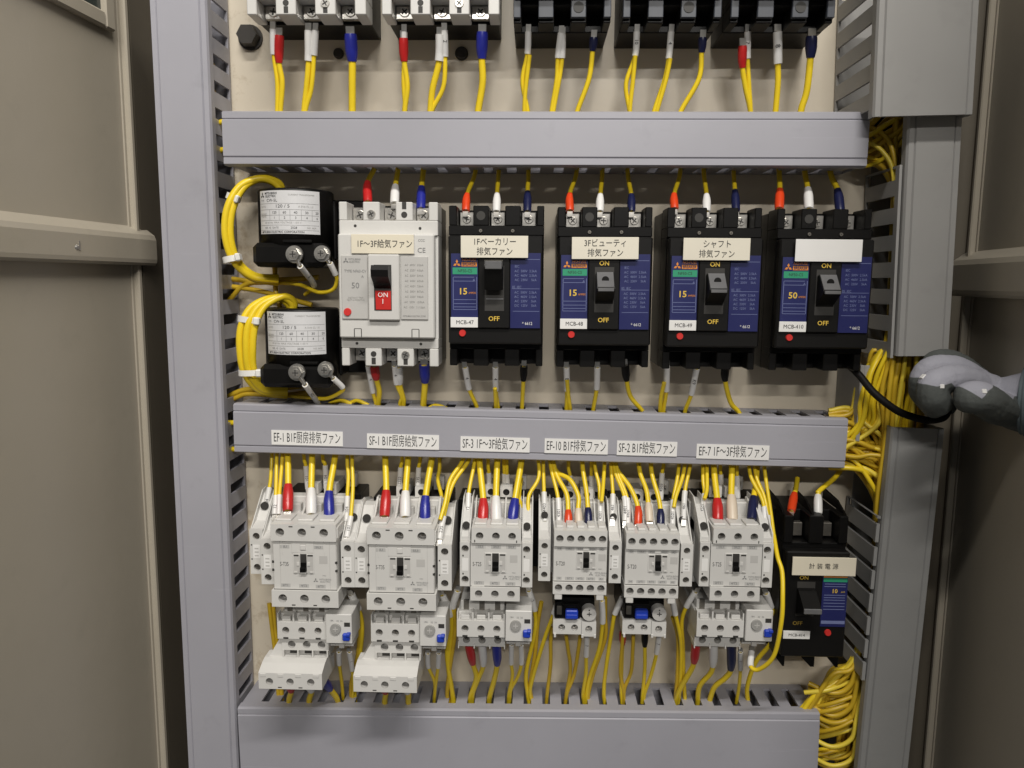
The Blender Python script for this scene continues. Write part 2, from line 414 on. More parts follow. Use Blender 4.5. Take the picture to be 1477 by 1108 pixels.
# ------------------------------------------------------------------ breakers
def terminal_row(mb, W, D, z_top, z_bot, xs, cw, floor_y, m=0, open_up=True, wall=None):
    """row of cavities xs (width cw) between walls; open to the front and to the outer end"""
    e = [-W/2]
    for x in xs: e += [x-cw/2, x+cw/2]
    e.append(W/2)
    for i in range(0, len(e), 2): mb.box(e[i], e[i+1], -D, floor_y, z_bot, z_top, .6, m)
def black_breaker(loc, W, H, label, rating=None, strip=None, lines=(), blank=False, aged=True, tog='mid', upper=True, group='black breakers'):
    t = empty('circuit_breaker', loc, label, 'circuit breaker', group); t.rotation_euler.y = R(random.uniform(-.35, .35))
    k = W/72.0; D = 75
    X = lambda x: (x-36)*k
    Z = lambda z: H/2 - z*H/124.0
    xs = [X(12.2), X(36.4), X(60.4)]; cw = 12.4*k
    mb = MB([blk, hole_m])
    mb.box(-W/2, W/2, -40, 0, Z(124), Z(2), .8)                               # base
    terminal_row(mb, W, 63, Z(.5), Z(15.5), xs, cw, -40)
    mb.box(-W/2, W/2, -65, -40, Z(23), Z(15.5), .6)
    mb.box(-W/2, W/2, -62, -40, Z(106), Z(23), .3)
    terminal_row(mb, W, 61, Z(110), Z(123.5), xs, cw, -40)
    mb.box(-W/2, W/2, -61, -40, Z(110), Z(106), .3)
    mb.build('base', t)
    mb = MB([blk2, hole_m])
    mb.box(-W/2+.4, W/2-.4, -72, -62, Z(105.5), Z(23.4), 1.2)
    mb.box(X(23.2), X(46.8), -75, -72, Z(93), Z(40.6), .6)
    mb.box(X(2), X(23), -73, -72, Z(93.5), Z(36), .3); mb.box(X(47), X(70), -73, -72, Z(93.5), Z(36), .3)
    mb.build('cover', t)
    for i, x in enumerate(xs):
        mb = MB(steel); mb.box(x-cw/2+.8, x+cw/2-.8, -46, -42, Z(15.2), Z(4), .4); mb.build('terminal_plate', t)
        screw(t, (x, -46, Z(9.5)), 3.3, dull=False)
    for x in (X(24.2), X(48.4)): screw(t, (x, -65, Z(19.5)), 1.4, dull=True)
    mb = MB(hole_m); mb.cyl((X(24.2), -63.2, Z(8)), 1, 3.4*k, .5, 14); mb.build('fixing_hole', t)
    # blue rating plates
    mb = MB([bluep, greenp, orange, lblue])
    mb.box(X(2.6), X(22.8), -73.5, -73, Z(92.6), Z(37)); y = -73.6
    def flat(x0, x1, z0, z1, m): mb.add([(X(x0), y, Z(z0)), (X(x1), y, Z(z0)), (X(x1), y, Z(z1)), (X(x0), y, Z(z1))], [(0, 1, 2, 3)], m)
    flat(3.8, 22.2, 47.5, 52.5, 1)
    logo(mb, X(7), Z(44.6), y, 3.1*k, 2)
    flat(10.5, 22, 43.6, 46.6, 2)
    for z in (54.5, 57.5, 71.5, 74.5, 77, 79): flat(4, 22 if z > 70 else 20, z, z+.35, 3)
    flat(4, 4.4, 54.5, 79.3, 3); flat(21.7, 22.1, 54.5, 79.3, 3)
    rp = mb.build('rating_plate', t)
    text('NO-FUSE', 3.1*k, rp, (X(16.2), -73.7, Z(41.8)), orange, .85)
    text('BREAKER', 3.0*k, rp, (X(16.2), -73.8, Z(45.1)), bluep, .82, .03)
    text('NF50-CS', 3.2*k, rp, (X(13), -73.7, Z(50.1)), ink, .9)
    if rating:
        text(rating, 6.6*k, rp, (X(11.5), -73.7, Z(65.6)), gold, 1.05, .12)
        text('AMPERE', 2.0*k, rp, (X(18.6), -73.7, Z(66.6)), orange, .8)
    text('A', 3*k, rp, (X(19.8), -73.7, Z(57)), lblue)
    mb = MB([bluep, lblue]); mb.box(X(47.2), X(69.6), -73.5, -73, Z(93), Z(36.4)); y = -73.6
    def flat2(x0, x1, z0, z1, m): mb.add([(X(x0), y, Z(z0)), (X(x1), y, Z(z0)), (X(x1), y, Z(z1)), (X(x0), y, Z(z1))], [(0, 1, 2, 3)], m)
    flat2(49, 69, 63, 63.3, 1); flat2(49, 69, 80, 80.3, 1); flat2(58, 69, 41, 41.3, 1)
    rp = mb.build('data_plate', t)
    for z, s in ((46.5, 'IEC'), (50, 'AC  500V  2.5kA'), (53.3, 'AC  460V  2.5kA'), (56.6, 'AC  230V    5kA'), (62, 'JIS  IEC'), (66, 'AC  500V  2.5kA'), (69.3, 'AC  460V  2.5kA'), (72.6, 'AC  230V    5kA'), (75.9, 'DC  125V    5kA')):
        text(s, 2.6*k, rp, (X(58.5) if len(s) > 9 else X(52), -73.7, Z(z)), lblue, .92)
    text('* 6612', 3.2*k, rp, (X(60), -73.7, Z(89.5)), paper, .9)
    # toggle
    mb = MB([hole_m]); mb.box(X(28), X(42.5), -75.2, -75, Z(80), Z(46)); mb.build('toggle_slot', t)
    mb = MB([blk2, silver])
    if tog == 'mid':
        mb.prism([(-75, Z(51)), (-79, Z(50)), (-88.5, Z(60.5)), (-89.5, Z(62)), (-87.5, Z(64.5)), (-76, Z(72)), (-75, Z(74))], 0, X(28.6), X(42))
        mb.prism([(-79.3, Z(49.8)), (-88.8, Z(60.6)), (-88.6, Z(61.0)), (-79.1, Z(50.3))], 0, X(29.2), X(41.4), 1)
        mb.box(X(29.4), X(41.2), -90.5, -89.1, Z(64), Z(61.6), .3, 1)
        cz = Z(55.5); mb.cyl((X(35.2), -84.4, cz), 1, 2.7*k, -.5, 16, m=0)
    else:
        mb.prism([(-75, Z(54)), (-84, Z(64)), (-86, Z(60)), (-92, Z(47)), (-91, Z(43)), (-86, Z(42)), (-75, Z(46))], 0, X(28.6), X(42))
        mb.box(X(29.2), X(41.4), -92.6, -91, Z(48.8), Z(43), .4, 1)
        mb.box(X(29), X(42), -75.7, -75.1, Z(71.4), Z(70.4), 0, 1)
    tg = mb.build('toggle', t)
    if tog == 'mid' and rating: text(rating, 3.0*k, tg, (X(37), -75.6, Z(71.5)), paper)
    text('ON', 4.8*k, t, (X(35), -75.2, Z(43.3)), gold, 1.0, .06) if tog == 'mid' else None
    text('OFF', 4.8*k, t, (X(35), -75.3, Z(86)), gold, 1.0, .06)
    mb = MB(btn_red); mb.cyl((X(11), -72, Z(97.2)), 1, 2.7*k, -1.4, 18, 2.4*k); mb.build('trip_button', t)
    mb = MB(mat('ivory_label', (.76, .715, .60), .42, var=.03, scale=25) if aged else paper)
    mb.box(X(10.3), X(60.2), -77.4, -76.8, Z(40.2), Z(23.9), .2)
    mb.box(X(12), X(58), -76.8, -72, Z(39.5), Z(24.6))
    lb = mb.build('name_label', t)
    for i, s in enumerate(lines):
        text(s, 6.3*k, lb, (X(35.5), -77.6, Z(28.6+7.2*i)), ink, .86)
    if strip:
        mb = MB(paper); mb.box(X(2.2), X(22.8), -74.4, -73.6, Z(92.8), Z(85), .2); sl = mb.build('number_label', t)
        text(strip, 4.2*k, sl, (X(13), -74.6, Z(88.9)), ink, .95)
    return t
BB = [(646, 294, 784, 531), (804, 296, 941, 533), (962, 297, 1099, 536), (1121, 299, 1258, 538)]
BI = [('black breaker marked MCB-47 with its toggle pushed up', '15', 'MCB-47', ('1Fベーカリー', '排気ファン'), 'up'),
      ('black breaker marked MCB-48 with its toggle at mid height', '15', 'MCB-48', ('3Fビューティ', '排気ファン'), 'mid'),
      ('black 15 ampere breaker marked MCB-49 with short cream label', '15', 'MCB-49', ('シャフト', '排気ファン'), 'mid'),
      ('black 50 ampere breaker marked MCB-410 with a blank white label', '50', 'MCB-410', (), 'mid')]
for b, (lab, ra, st, ln, tg) in zip(BB, BI):
    c, W, H = frange(*b, .072)
    black_breaker(c, W, H, lab, ra, st, ln, tog=tg, aged=bool(ln))
# top row of black breakers, only their lower ends in the picture
for i, (x0, x1) in enumerate(((741, 884), (902, 1046), (1060, 1212))):
    c, W, H = frange(x0, -212, x1, 31, .066)
    t = black_breaker(c, W, H, ('black breaker in the top row beside the white ones', 'black breaker in the middle of the top row of black ones', 'black breaker in the top row beside the wide grey duct')[i], None, None, (), tog='mid', aged=False)
    k = W/72
    mb = MB(mat('blue_grey_terminal_cover', (.05, .056, .07), .45, var=.05))
    for xx in (-24, -0, 24):
        pass
    for a, b_ in ((-36, -30.6), (-17.6, -6.4), (6.4, 17.6), (30.6, 36)): mb.box(a*k, b_*k, -65, -61.2, -H/2+3, -H/2+30, .5)
    mb.build('barrier_cap', t)
    mb = MB(hole_m); mb.cyl((12*k, -65.5, -H/2+10), 1, 3.8, .6, 16); mb.build('fixing_hole', t)

def white_breaker(loc, W, H, label, full=True):
    t = empty('circuit_breaker', loc, label, 'circuit breaker', 'white breakers')
    k = W/75.0
    X = lambda x: (x-37.5)*k
    Z = lambda z: H/2 - z*H/127.0
    xs = [X(12.2), X(37), X(62)]; cw = 12.2*k
    mb = MB([blk, hole_m]); mb.box(-W/2+1, W/2-1, -38, 0, Z(126), Z(1), .6)
    for zt, zb in ((3, 13.5), (113, 124)):
        for x in xs: mb.box(x-cw/2, x+cw/2, -40, -38, Z(zb), Z(zt))
    mb.build('base', t)
    mb = MB([wpl, hole_m])
    for zt, zb in ((.3, 14.3), (112.5, 126.5)): terminal_row(mb, W, 62, Z(zt), Z(zb), xs, cw, -38)
    mb.box(-W/2, W/2, -62, -38, Z(25.5), Z(14.3), .5); mb.box(-W/2, W/2, -62, -38, Z(112.5), Z(105), .5)
    mb.box(-W/2, W/2, -60, -38, Z(105), Z(25.5), .3)
    for x, z in ((12.3, 18.4), (61.5, 20), (12, 108.8), (61.5, 108.8)): mb.cyl((X(x), -62.2, Z(z)), 1, 1.1, .3, 10, m=1)
    mb.build('housing', t)
    mb = MB([wpl, hole_m])
    mb.box(-W/2+.5, W/2-2, -69, -60, Z(104), Z(24.8), 1.0)
    mb.box(X(23.6), X(47.2), -73, -69, Z(90), Z(40.2), .8)
    mb.box(X(11), X(58.5), -70, -69, Z(40), Z(24.9), .3)
    for x in (14.5, 58.5):
        for a in (-2.7, 2.7): mb.box(X(x+a)-.25, X(x+a)+.25, -69.15, -69, Z(103.5), Z(97))
        mb.box(X(x-2.7), X(x+2.7), -69.15, -69, Z(97), Z(96.6), 0, 1)
        for a in (-2.7, 2.7): mb.box(X(x+a)-.3, X(x+a)+.3, -69.16, -69, Z(103.4), Z(97), 0, 1)
    mb.build('cover', t)
    for i, x in enumerate(xs):
        for z, zz in ((9, 1), (118, -1)):
            mb = MB(steel); mb.box(x-cw/2+.6, x+cw/2-.6, -45, -40, Z(z+5*zz), Z(z-6*zz), .4); mb.build('terminal_plate', t)
            screw(t, (x, -45, Z(z)), 4.0)
    for x, z in ((24.6, 9.5), (49.6, 117.5)): screw(t, (X(x), -62, Z(z)), 3.4)
    mb = MB(hole_m)
    for x, z, r in ((49.6, 9.8, 2.3), (24.8, 117, 2.2)): mb.cyl((X(x), -62.3, Z(z)), 1, r, .4, 14)
    for x, z in ((49.6, 3), (24.8, 122.5), (49.6, 122.5)): mb.box(X(x)-1.6, X(x)+1.6, -62.25, -62, Z(z+2.6), Z(z-2.6))
    mb.build('fixing_hole', t)
    if not full:
        mb = MB(hole_m); mb.box(X(28.2), X(41.4), -73.3, -73, Z(82.5), Z(48)); mb.build('toggle_slot', t)
        mb = MB(blk2); mb.prism([(-73.3, Z(66)), (-77, Z(62)), (-85, Z(57)), (-86, Z(52)), (-84, Z(48.5)), (-73.3, Z(50))], 0, X(28.4), X(41.2)); mb.build('toggle', t)
        return t
    mb = MB(wpl2); mb.box(X(2.8), X(23), -70.2, -69, Z(89.5), Z(41), .4); lp = mb.build('rating_plate', t)
    mb = MB(gink); logo(mb, X(6.6), Z(45.2), -70.4, 2.4); mb.build('emblem', lp)
    text('MITSUBISHI\nELECTRIC', 2.0, lp, (X(13.2), -70.4, Z(45)), gink, .9); text('TYPE NF63-CV', 2.9, lp, (X(13.6), -70.4, Z(53)), gink, .9)
    text('A', 2.6, lp, (X(19), -70.4, Z(57)), gink); text('50', 6.2, lp, (X(13.5), -70.4, Z(64)), gink)
    text('INSTANT TRIP\nTEST 6 MONTHS', 1.8, lp, (X(13.5), -70.4, Z(74)), gpl)
    mb = MB(btn_red); mb.cyl((X(7.2), -70.2, Z(84)), 1, 3.0, -1.2, 18, 2.7); mb.build('trip_button', t)
    mb = MB(wpl2); mb.box(X(47.8), X(68.4), -70.2, -69, Z(89.5), Z(41.5), .4); rp = mb.build('data_plate', t)
    for i in range(9): text('AC  %dV  %d/%dkA' % ((690, 525, 500, 440, 400, 380, 230, 200, 100)[i], 3+i, 2+i), 2.1, rp, (X(58), -70.4, Z(48+4.0*i)), gpl, .95)
    text('MITSUBISHI ELECTRIC CORP.', 1.7, rp, (X(58), -70.4, Z(86.8)), gink, .8)
    mb = MB(hole_m); mb.box(X(28.2), X(41.4), -73.3, -73, Z(82.5), Z(48)); mb.build('toggle_slot', t)
    mb = MB(blk2); mb.prism([(-73.3, Z(66)), (-77, Z(62)), (-85, Z(57)), (-86, Z(52)), (-84, Z(48.5)), (-73.3, Z(50))], 0, X(28.4), X(41.2)); mb.build('toggle', t)
    mb = MB(btn_red); mb.prism([(-73.3, Z(67.6)), (-75.6, Z(67.6)), (-74, Z(81.8)), (-73.3, Z(81.8))], 0, X(29.6), X(41.0)); on = mb.build('on_window', t)
    text('ON\nI', 5.2, on, (X(35.3), -75.9, Z(73.2)), paper, .95, rot=(-.11, 0, 0))
    mb = MB(paper2); mb.box(X(11), X(58), -70.9, -70.2, Z(39.6), Z(25.2), .2); lb = mb.build('name_label', t)
    text('1F～3F給気ファン', 6.6, lb, (X(36), -71.1, Z(32.6)), ink, .80)
    text('CE', 5.2, t, (X(63.5), -69.2, Z(37)), gink); text('CCC', 2.4, t, (X(63.5), -69.2, Z(29.5)), gink)
    return t
c, W, H = frange(489, 290, 631, 530, .066)
white_breaker(c, W, H, 'white 50 ampere breaker with red ON window, beside the current transformers')
c, W, H = frange(349, -212, 529, 22, .062)
white_breaker(c, W*.965, H, 'white breaker in the top row nearest the tall unbroken duct', False)
c, W, H = frange(548, -212, 722, 22, .062)
white_breaker(c, W*.985, H, 'white breaker in the top row next to the black ones', False)

# small two-pole breaker below
def small_breaker():
    c, W, H = frange(1128, 747, 1220, 967, .066)
    t = empty('circuit_breaker', c, 'small two pole black breaker marked MCB-414 beside the dark duct', 'circuit breaker', 'black breakers')
    X = lambda x: (x-W/2)
    Z = lambda z: H/2-z
    xs = [X(W*.27), X(W*.74)]; cw = 12
    mb = MB(blk); mb.box(-W/2, W/2, -40, 0, Z(H-6), Z(1), .8)
    terminal_row(mb, W, 62, Z(0), Z(22), xs, cw, -40); mb.box(-W/2, W/2, -60, -40, Z(H-14), Z(22), .5)
    for a, b_ in ((0, W*.14), (W*.42, W*.62), (W*.84, W)):
        mb.prism([(X(a), Z(H-14)), (X(b_), Z(H-14)), (X(b_), Z(H)), (X((a+b_)/2+2), Z(H)), (X(a), Z(H-7))], 1, -60, -20)
    for a in (0, W*.46, W-1.6): mb.prism([(-58, Z(0)), (-40, Z(-7)), (-10, Z(-9)), (-10, Z(0))], 0, X(a), X(a+1.6))
    mb.build('base', t)
    mb = MB(blk2); mb.box(-W/2+.3, W/2-.3, -70, -60, Z(H-13), Z(26), 1); mb.build('cover', t)
    for x in xs:
        mb = MB(dsteel); mb.box(x-5, x+5, -50, -44, Z(20), Z(9), .5); mb.build('terminal_plate', t)
    mb = MB(paper2); mb.box(X(4), X(W+3), -74, -73.2, Z(43.5), Z(29), .2); mb.box(X(5), X(W-1), -73.2, -70, Z(42), Z(30)); lb = mb.build('name_label', t)
    text('計 装 電 源', 4.9, lb, (X(W/2+3), -74.2, Z(36.2)), ink, .95)
    mb = MB([bluep, greenp, orange, lblue]); mb.box(X(W*.59), X(W*.98), -70.6, -70, Z(86), Z(44)); y = -70.8
    def fl(x0, x1, z0, z1, m): mb.add([(X(x0), y, Z(z0)), (X(x1), y, Z(z0)), (X(x1), y, Z(z1)), (X(x0), y, Z(z1))], [(0, 1, 2, 3)], m)
    fl(W*.6, W*.97, 44.4, 46, 2); fl(W*.6, W*.97, 46.6, 49.6, 1)
    for z in (51, 53, 60, 62, 64, 66.5, 69, 71.5): fl(W*.62, W*.95, z, z+.5, 3)
    fl(W*.6, W*.97, 81, 83.6, 3)
    rp = mb.build('rating_plate', t); text('10', 4.6, rp, (X(W*.78), -70.95, Z(57)), gold, 1, .08); text('AMP', 1.6, rp, (X(W*.91), -70.95, Z(57.6)), gold)
    text('ON', 4.4, t, (X(W*.30), -70.2, Z(47)), gold); text('OFF', 4.4, t, (X(W*.24), -70.2, Z(84)), mat('dim_yellow_print', (.30, .20, .03), .5))
    mb = MB(hole_m); mb.box(X(W*.2), X(W*.48), -70.2, -70, Z(78), Z(50)); mb.build('toggle_slot', t)
    mb = MB([blk2, silver]); mb.prism([(-70.2, Z(55)), (-74, Z(56)), (-87, Z(65)), (-86, Z(68.5)), (-70.2, Z(76))], 0, X(W*.2), X(W*.47))
    mb.box(X(W*.2), X(W*.47), -88.2, -86.8, Z(68.6), Z(64.6), .3, 1); mb.build('toggle', t)
    mb = MB(btn_red); mb.cyl((X(W*.72), -70, Z(91)), 1, 2.7, -1.4, 16, 2.3); mb.build('trip_button', t)
    mb = MB(paper); mb.box(X(1), X(W*.44), -71, -70, Z(96.5), Z(90), .2); nl = mb.build('number_label', t); text('MCB-414', 3.3, nl, (X(W*.23), -71.2, Z(93.3)), ink)
small_breaker()

# ------------------------------------------------------------------ contactors
NAMES = ['EF-1', 'SF-1', 'SF-3', 'EF-10', 'SF-2', 'EF-7']
DCF = .088
def aux_block(t, xc, wd, zt, zb, df, zbase):
    """side-mounted contact block: upright front with two screws and a slope behind its top (mm, z down from zt)"""
    mb = MB([wpl, wpl2, hole_m, paper])
    x0, x1 = xc-wd/2, xc+wd/2; h = zt-zb
    mb.prism([(-df+3, zt), (-df+3, zb+.2), (-10, zb-1.5), (-10, zt+16), (-df+42, zt+21), (-df+34, zt+20), (-df+14, zt+3)], 0, x0+.7, x1-.7)
    mb.holed(x0, x1, zt-h*.30, zt, -df, -df+3.2, [(xc, zt-h*.15, wd*.27)], 3, m=0, mh=1)
    mb.holed(x0, x1, zb, zb+h*.30, -df, -df+3.2, [(xc, zb+h*.15, wd*.27)], 3, m=0, mh=1)
    mb.box(x0, x1, -df, -df+3.2, zb+h*.30, zt-h*.30)
    mb.box(xc-wd*.27, xc+wd*.27, -df-.12, -df, zb+h*.36, zt-h*.34, 0, 3)
    for i in range(3): mb.box(xc-wd*.15, xc+wd*.15, -df-.2, -df-.12, zb+h*(.40+.08*i), zb+h*(.43+.08*i), 0, 1)
    mb.box(x0+.8, x0+1.9, -df-.05, -df, zt-h*.36, zt-h*.33, 0, 2); mb.box(x0+.8, x0+1.9, -df-.05, -df, zb+h*.32, zb+h*.35, 0, 2)
    # side cheeks that stand up beside the wire terminal
    for xa, xb in ((x0, x0+.7), (x1-.7, x1)):
        mb.prism([(-df+3.2, zt+.5), (-df+3.2, zb+1), (-12, zb), (-12, zt+17), (-df+40, zt+24), (-df+31, zt+23.5), (-df+9, zt+5)], 0, xa, xb)
    o = mb.build('auxiliary_contact', t)
    for z in (zt-h*.15, zb+h*.15): screw(o, (xc, -df+2.8, z), wd*.24, dull=True)
    mb = MB([wpl2, hole_m]); mb.cyl((xc, -df+22, zt+13), 1, wd*.3, -2, 14, m=1); mb.build('terminal_clamp', o)
    return o
def contactor_base(mb, x0, x1, zt, zb, yf, f0, f1):
    mb.box(x0-6, x1+7, -34, 0, zb+4, zt+9, .8, 3)
    mb.box(x0-1, x1+1, -45, -34, zb-1, zt+10, .8)
    mb.box(x0, x1, -62, -45, zb+1, zt-1, .5)
    mb.box(x0+.6, x1-.6, yf, -62, f1, f0, .3)
def rear_terminals(t, xs, zt):
    mb = MB([wpl, hole_m])
    for x in xs: mb.holed(x-5, x+5, zt+10.5, zt+19, -40, -12, [(x, zt+14.6, 2.7)], 4, m=0, mh=1)
    o = mb.build('coil_terminal', t)
    mb = MB(wpl); a = xs[-1]+7; mb.box(a, a+9, -16, -8, zt+10.2, zt+22, .5); f = mb.build('mounting_foot', t); screw(f, (a+4.5, -16, zt+16), 3)
def window(mb, xa, xb, za, zb, yf):
    """operating window: recess frame, rails and the dark slider; mats 0 white 1 grey 2 dark"""
    mb.box(xa, xb, yf-.5, yf, zb, za, .2, 0); w_ = xb-xa; h_ = za-zb; cx = (xa+xb)/2
    mb.box(xa+.8, cx-w_*.2, yf-.7, yf-.5, zb+1, za-1, 0, 1); mb.box(cx+w_*.2, xb-.8, yf-.7, yf-.5, zb+1, za-1, 0, 1)
    mb.box(xa+.8, cx-w_*.2, yf-.8, yf-.7, za-2, za-.8, 0, 2); mb.box(cx+w_*.2, xb-.8, yf-.8, yf-.7, za-2, za-.8, 0, 2)
    for s_ in (-1, 1):
        mb.box(cx+s_*w_*.17, cx+s_*w_*.20, yf-1.6, yf-.5, zb+1, za-.5)
        mb.box(cx+s_*w_*.20, cx+s_*w_*.31, yf-1.4, yf-.7, zb+h_*.42, zb+h_*.58); mb.box(cx+s_*w_*.30, cx+s_*w_*.44, yf-1.3, yf-.7, zb+1, zb+1.8)
def marks(t, items, yf, size=2.0):
    for s, x, z in items:
        mb = MB(mat('grey_tint', (.46, .455, .44), .5)); mb.box(x-len(s)*size*.36-.5, x+len(s)*size*.36+.5, yf+.05, yf+.12, z-size*.62, z+size*.62); mb.build('grey_mark', t)
    for s, x, z in items: text(s, size*1.05, t, (x, yf, z), gink, 1.0, .05)
def finish_front(t, kind_text, tx, tz, lx, lz, yf, lsz=2.6):
    mb = MB(gink); logo(mb, lx-5.2, lz, yf-.12, lsz*.8); mb.build('emblem', t)
    text('MITSUBISHI\nELECTRIC', 1.9, t, (lx+2.2, yf-.12, lz), gink, .95)
    text('MSO', 1.3, t, (lx+1.5, yf-.12, lz+4), gink)
    text(kind_text, 4.6, t, (tx, yf-.12, tz), ink, .62)
def slider(t, xa, xb, za, zb, yf):
    cx = (xa+xb)/2; w_ = xb-xa
    mb = MB([hole_m, blk, wpl]); mb.box(cx-w_*.15, cx+w_*.15, yf-.6, yf-.5, zb+.3, za-.2, 0, 0)
    mb.prism([(yf-.6, zb+2.2), (yf-3.2, zb+2.2), (yf-3.2, zb+5.0), (yf-1.4, zb+6), (yf-1.4, zb+9), (yf-.6, zb+9)], 0, cx-w_*.135, cx+w_*.135, 1)
    mb.box(cx-w_*.14, cx+w_*.14, yf-2.2, yf-.6, zb+.4, zb+2.0, .2, 2); mb.build('slider', t)
def contactor_a(px0, py0, px1, py1, name, left_two):
    c, W, H = frange(px0, py0, px1, py1, DCF); k = W/47.0
    t = empty('contactor', c, 'white contactor with three large screws under the %s sticker' % name, 'contactor', 'white contactors')
    X = lambda x: (x-23.5)*k
    Z = lambda z: H/2-z*H/60.0
    D = DCF*1000; yf = -D+2
    mb = MB([wpl, hole_m, wpl2, blk]); contactor_base(mb, -W/2, W/2, H/2, -H/2, yf+1, Z(12.3), Z(47.7)); mb.build('housing', t)
    mb = MB([wpl, wpl2, hole_m])
    hs = [(X(x), Z(5.8), 3.15*k) for x in (6.6, 22.4, 38.2)]
    mb.holed(X(0), X(47), Z(12), Z(0), -D, -D+26, hs, 9, 0, 1)
    for x in (14.5, 30.4): mb.box(X(x-1.4), X(x+1.4), -D-.1, -D, Z(2), Z(1.2), 0, 2)
    for x in (-.8, 46.2): mb.box(X(x), X(x+1.6), -D+2, -D+20, Z(10), Z(2.5), .2, 0)
    for x in (1.5, 17.3, 33.1): mb.box(X(x), X(x+11), -D+8, -D+24, Z(0), Z(-1.6), .5)
    tb = mb.build('upper_terminal_cover', t)
    for h in hs: screw(tb, (h[0], -D+8.8, h[1]), 2.5*k, dull=True)
    mb = MB([wpl, wpl2, hole_m])
    hs = [(X(x), Z(53.8), 3.2*k) for x in (7.2, 23, 38.6)]
    mb.holed(X(-.8), X(47.8), Z(60), Z(48), -D, -D+26, hs, 9, 0, 1)
    for x in (15.1, 30.8): mb.box(X(x-1.3), X(x+1.3), -D-.1, -D, Z(58.9), Z(58.1), 0, 2)
    tb = mb.build('lower_terminal_cover', t)
    for h in hs: screw(tb, (h[0], -D+8.8, h[1]), 2.5*k, dull=True)
    mb = MB([wpl, wpl2, hole_m])
    mb.box(X(.6), X(46.2), yf, yf+4, Z(47.9), Z(12.1), .3)
    mb.box(X(14.2), X(30.2), yf-.4, yf, Z(21), Z(12.2), .2); mb.box(X(20.6), X(24.6), yf-1.2, yf-.4, Z(18.6), Z(15), .3); mb.box(X(20.4), X(24.8), yf-.5, yf-.4, Z(15), Z(14.2), 0, 1)
    for x in (7.5, 38): mb.box(X(x)-.2, X(x)+.2, yf-.3, yf, Z(22), Z(12.2))
    for x in (5.5, 20, 30, 37): mb.box(X(x), X(x+1), yf-.06, yf, Z(12.9), Z(12.15), 0, 2)
    for z in (27, 33):
        mb.box(X(-.4), X(1.2), yf-.1, yf+1, Z(z+1.6), Z(z), 0, 2); mb.box(X(45.4), X(47), yf-.1, yf+1, Z(z+1.6), Z(z), 0, 2)
    mb.box(X(.4), X(46.4), yf-.12, yf+.5, Z(12.5), Z(12.02), 0, 2); mb.box(X(.4), X(46.4), yf-.12, yf+.5, Z(48), Z(47.5), 0, 2)
    for x in (5.6, 41.6): mb.box(X(x)-.15, X(x)+.15, yf-.1, yf, Z(47), Z(13), 0, 1)
    window(mb, X(15), X(30.4), Z(21.4), Z(36), yf)
    fc = mb.build('front_cover', t)
    slider(fc, X(15), X(30.4), Z(21.4), Z(36), yf)
    marks(fc, [('1/L1', X(9), Z(16.6)), ('5/L3', X(33.5), Z(16.8)), ('2/T1', X(9), Z(44.8)), ('4/T2', X(22.5), Z(45)), ('6/T3', X(34.6), Z(45.3))], yf-.12, 2.3)
    finish_front(fc, 'S-T35', X(8.6), Z(29.4), X(36), Z(41), yf)
    mb = MB(wpl2); mb.box(X(34), X(40), yf-.1, yf, Z(28.6), Z(23)); mb.build('grey_mark', fc)
    mb = MB([wpl, wpl2])
    for x in (-.6, 14.9, 30.7, 45.8): mb.prism([(-62, Z(6)), (-62, Z(0)), (-57, Z(-2)), (-46, Z(-11)), (-40, Z(-11)), (-40, Z(6))], 0, X(x), X(x+1.4))
    for x in (7, 22.8, 38.6): mb.box(X(x)-5, X(x)+5, -52, -45, Z(4), Z(-5), .5, 1)
    mb.build('phase_barrier', t)
    rear_terminals(t, (X(17.5), X(31.5)), H/2)
    aux_block(t, X(-6), 9.8*k, Z(14), Z(47), D-9, 0)
    aux_block(t, X(53), 9.8*k, Z(14.5), Z(48), D-9, 0)
    if left_two: aux_block(t, X(-16.2), 9.8*k, Z(9), Z(42), D-16, 0)
    return t
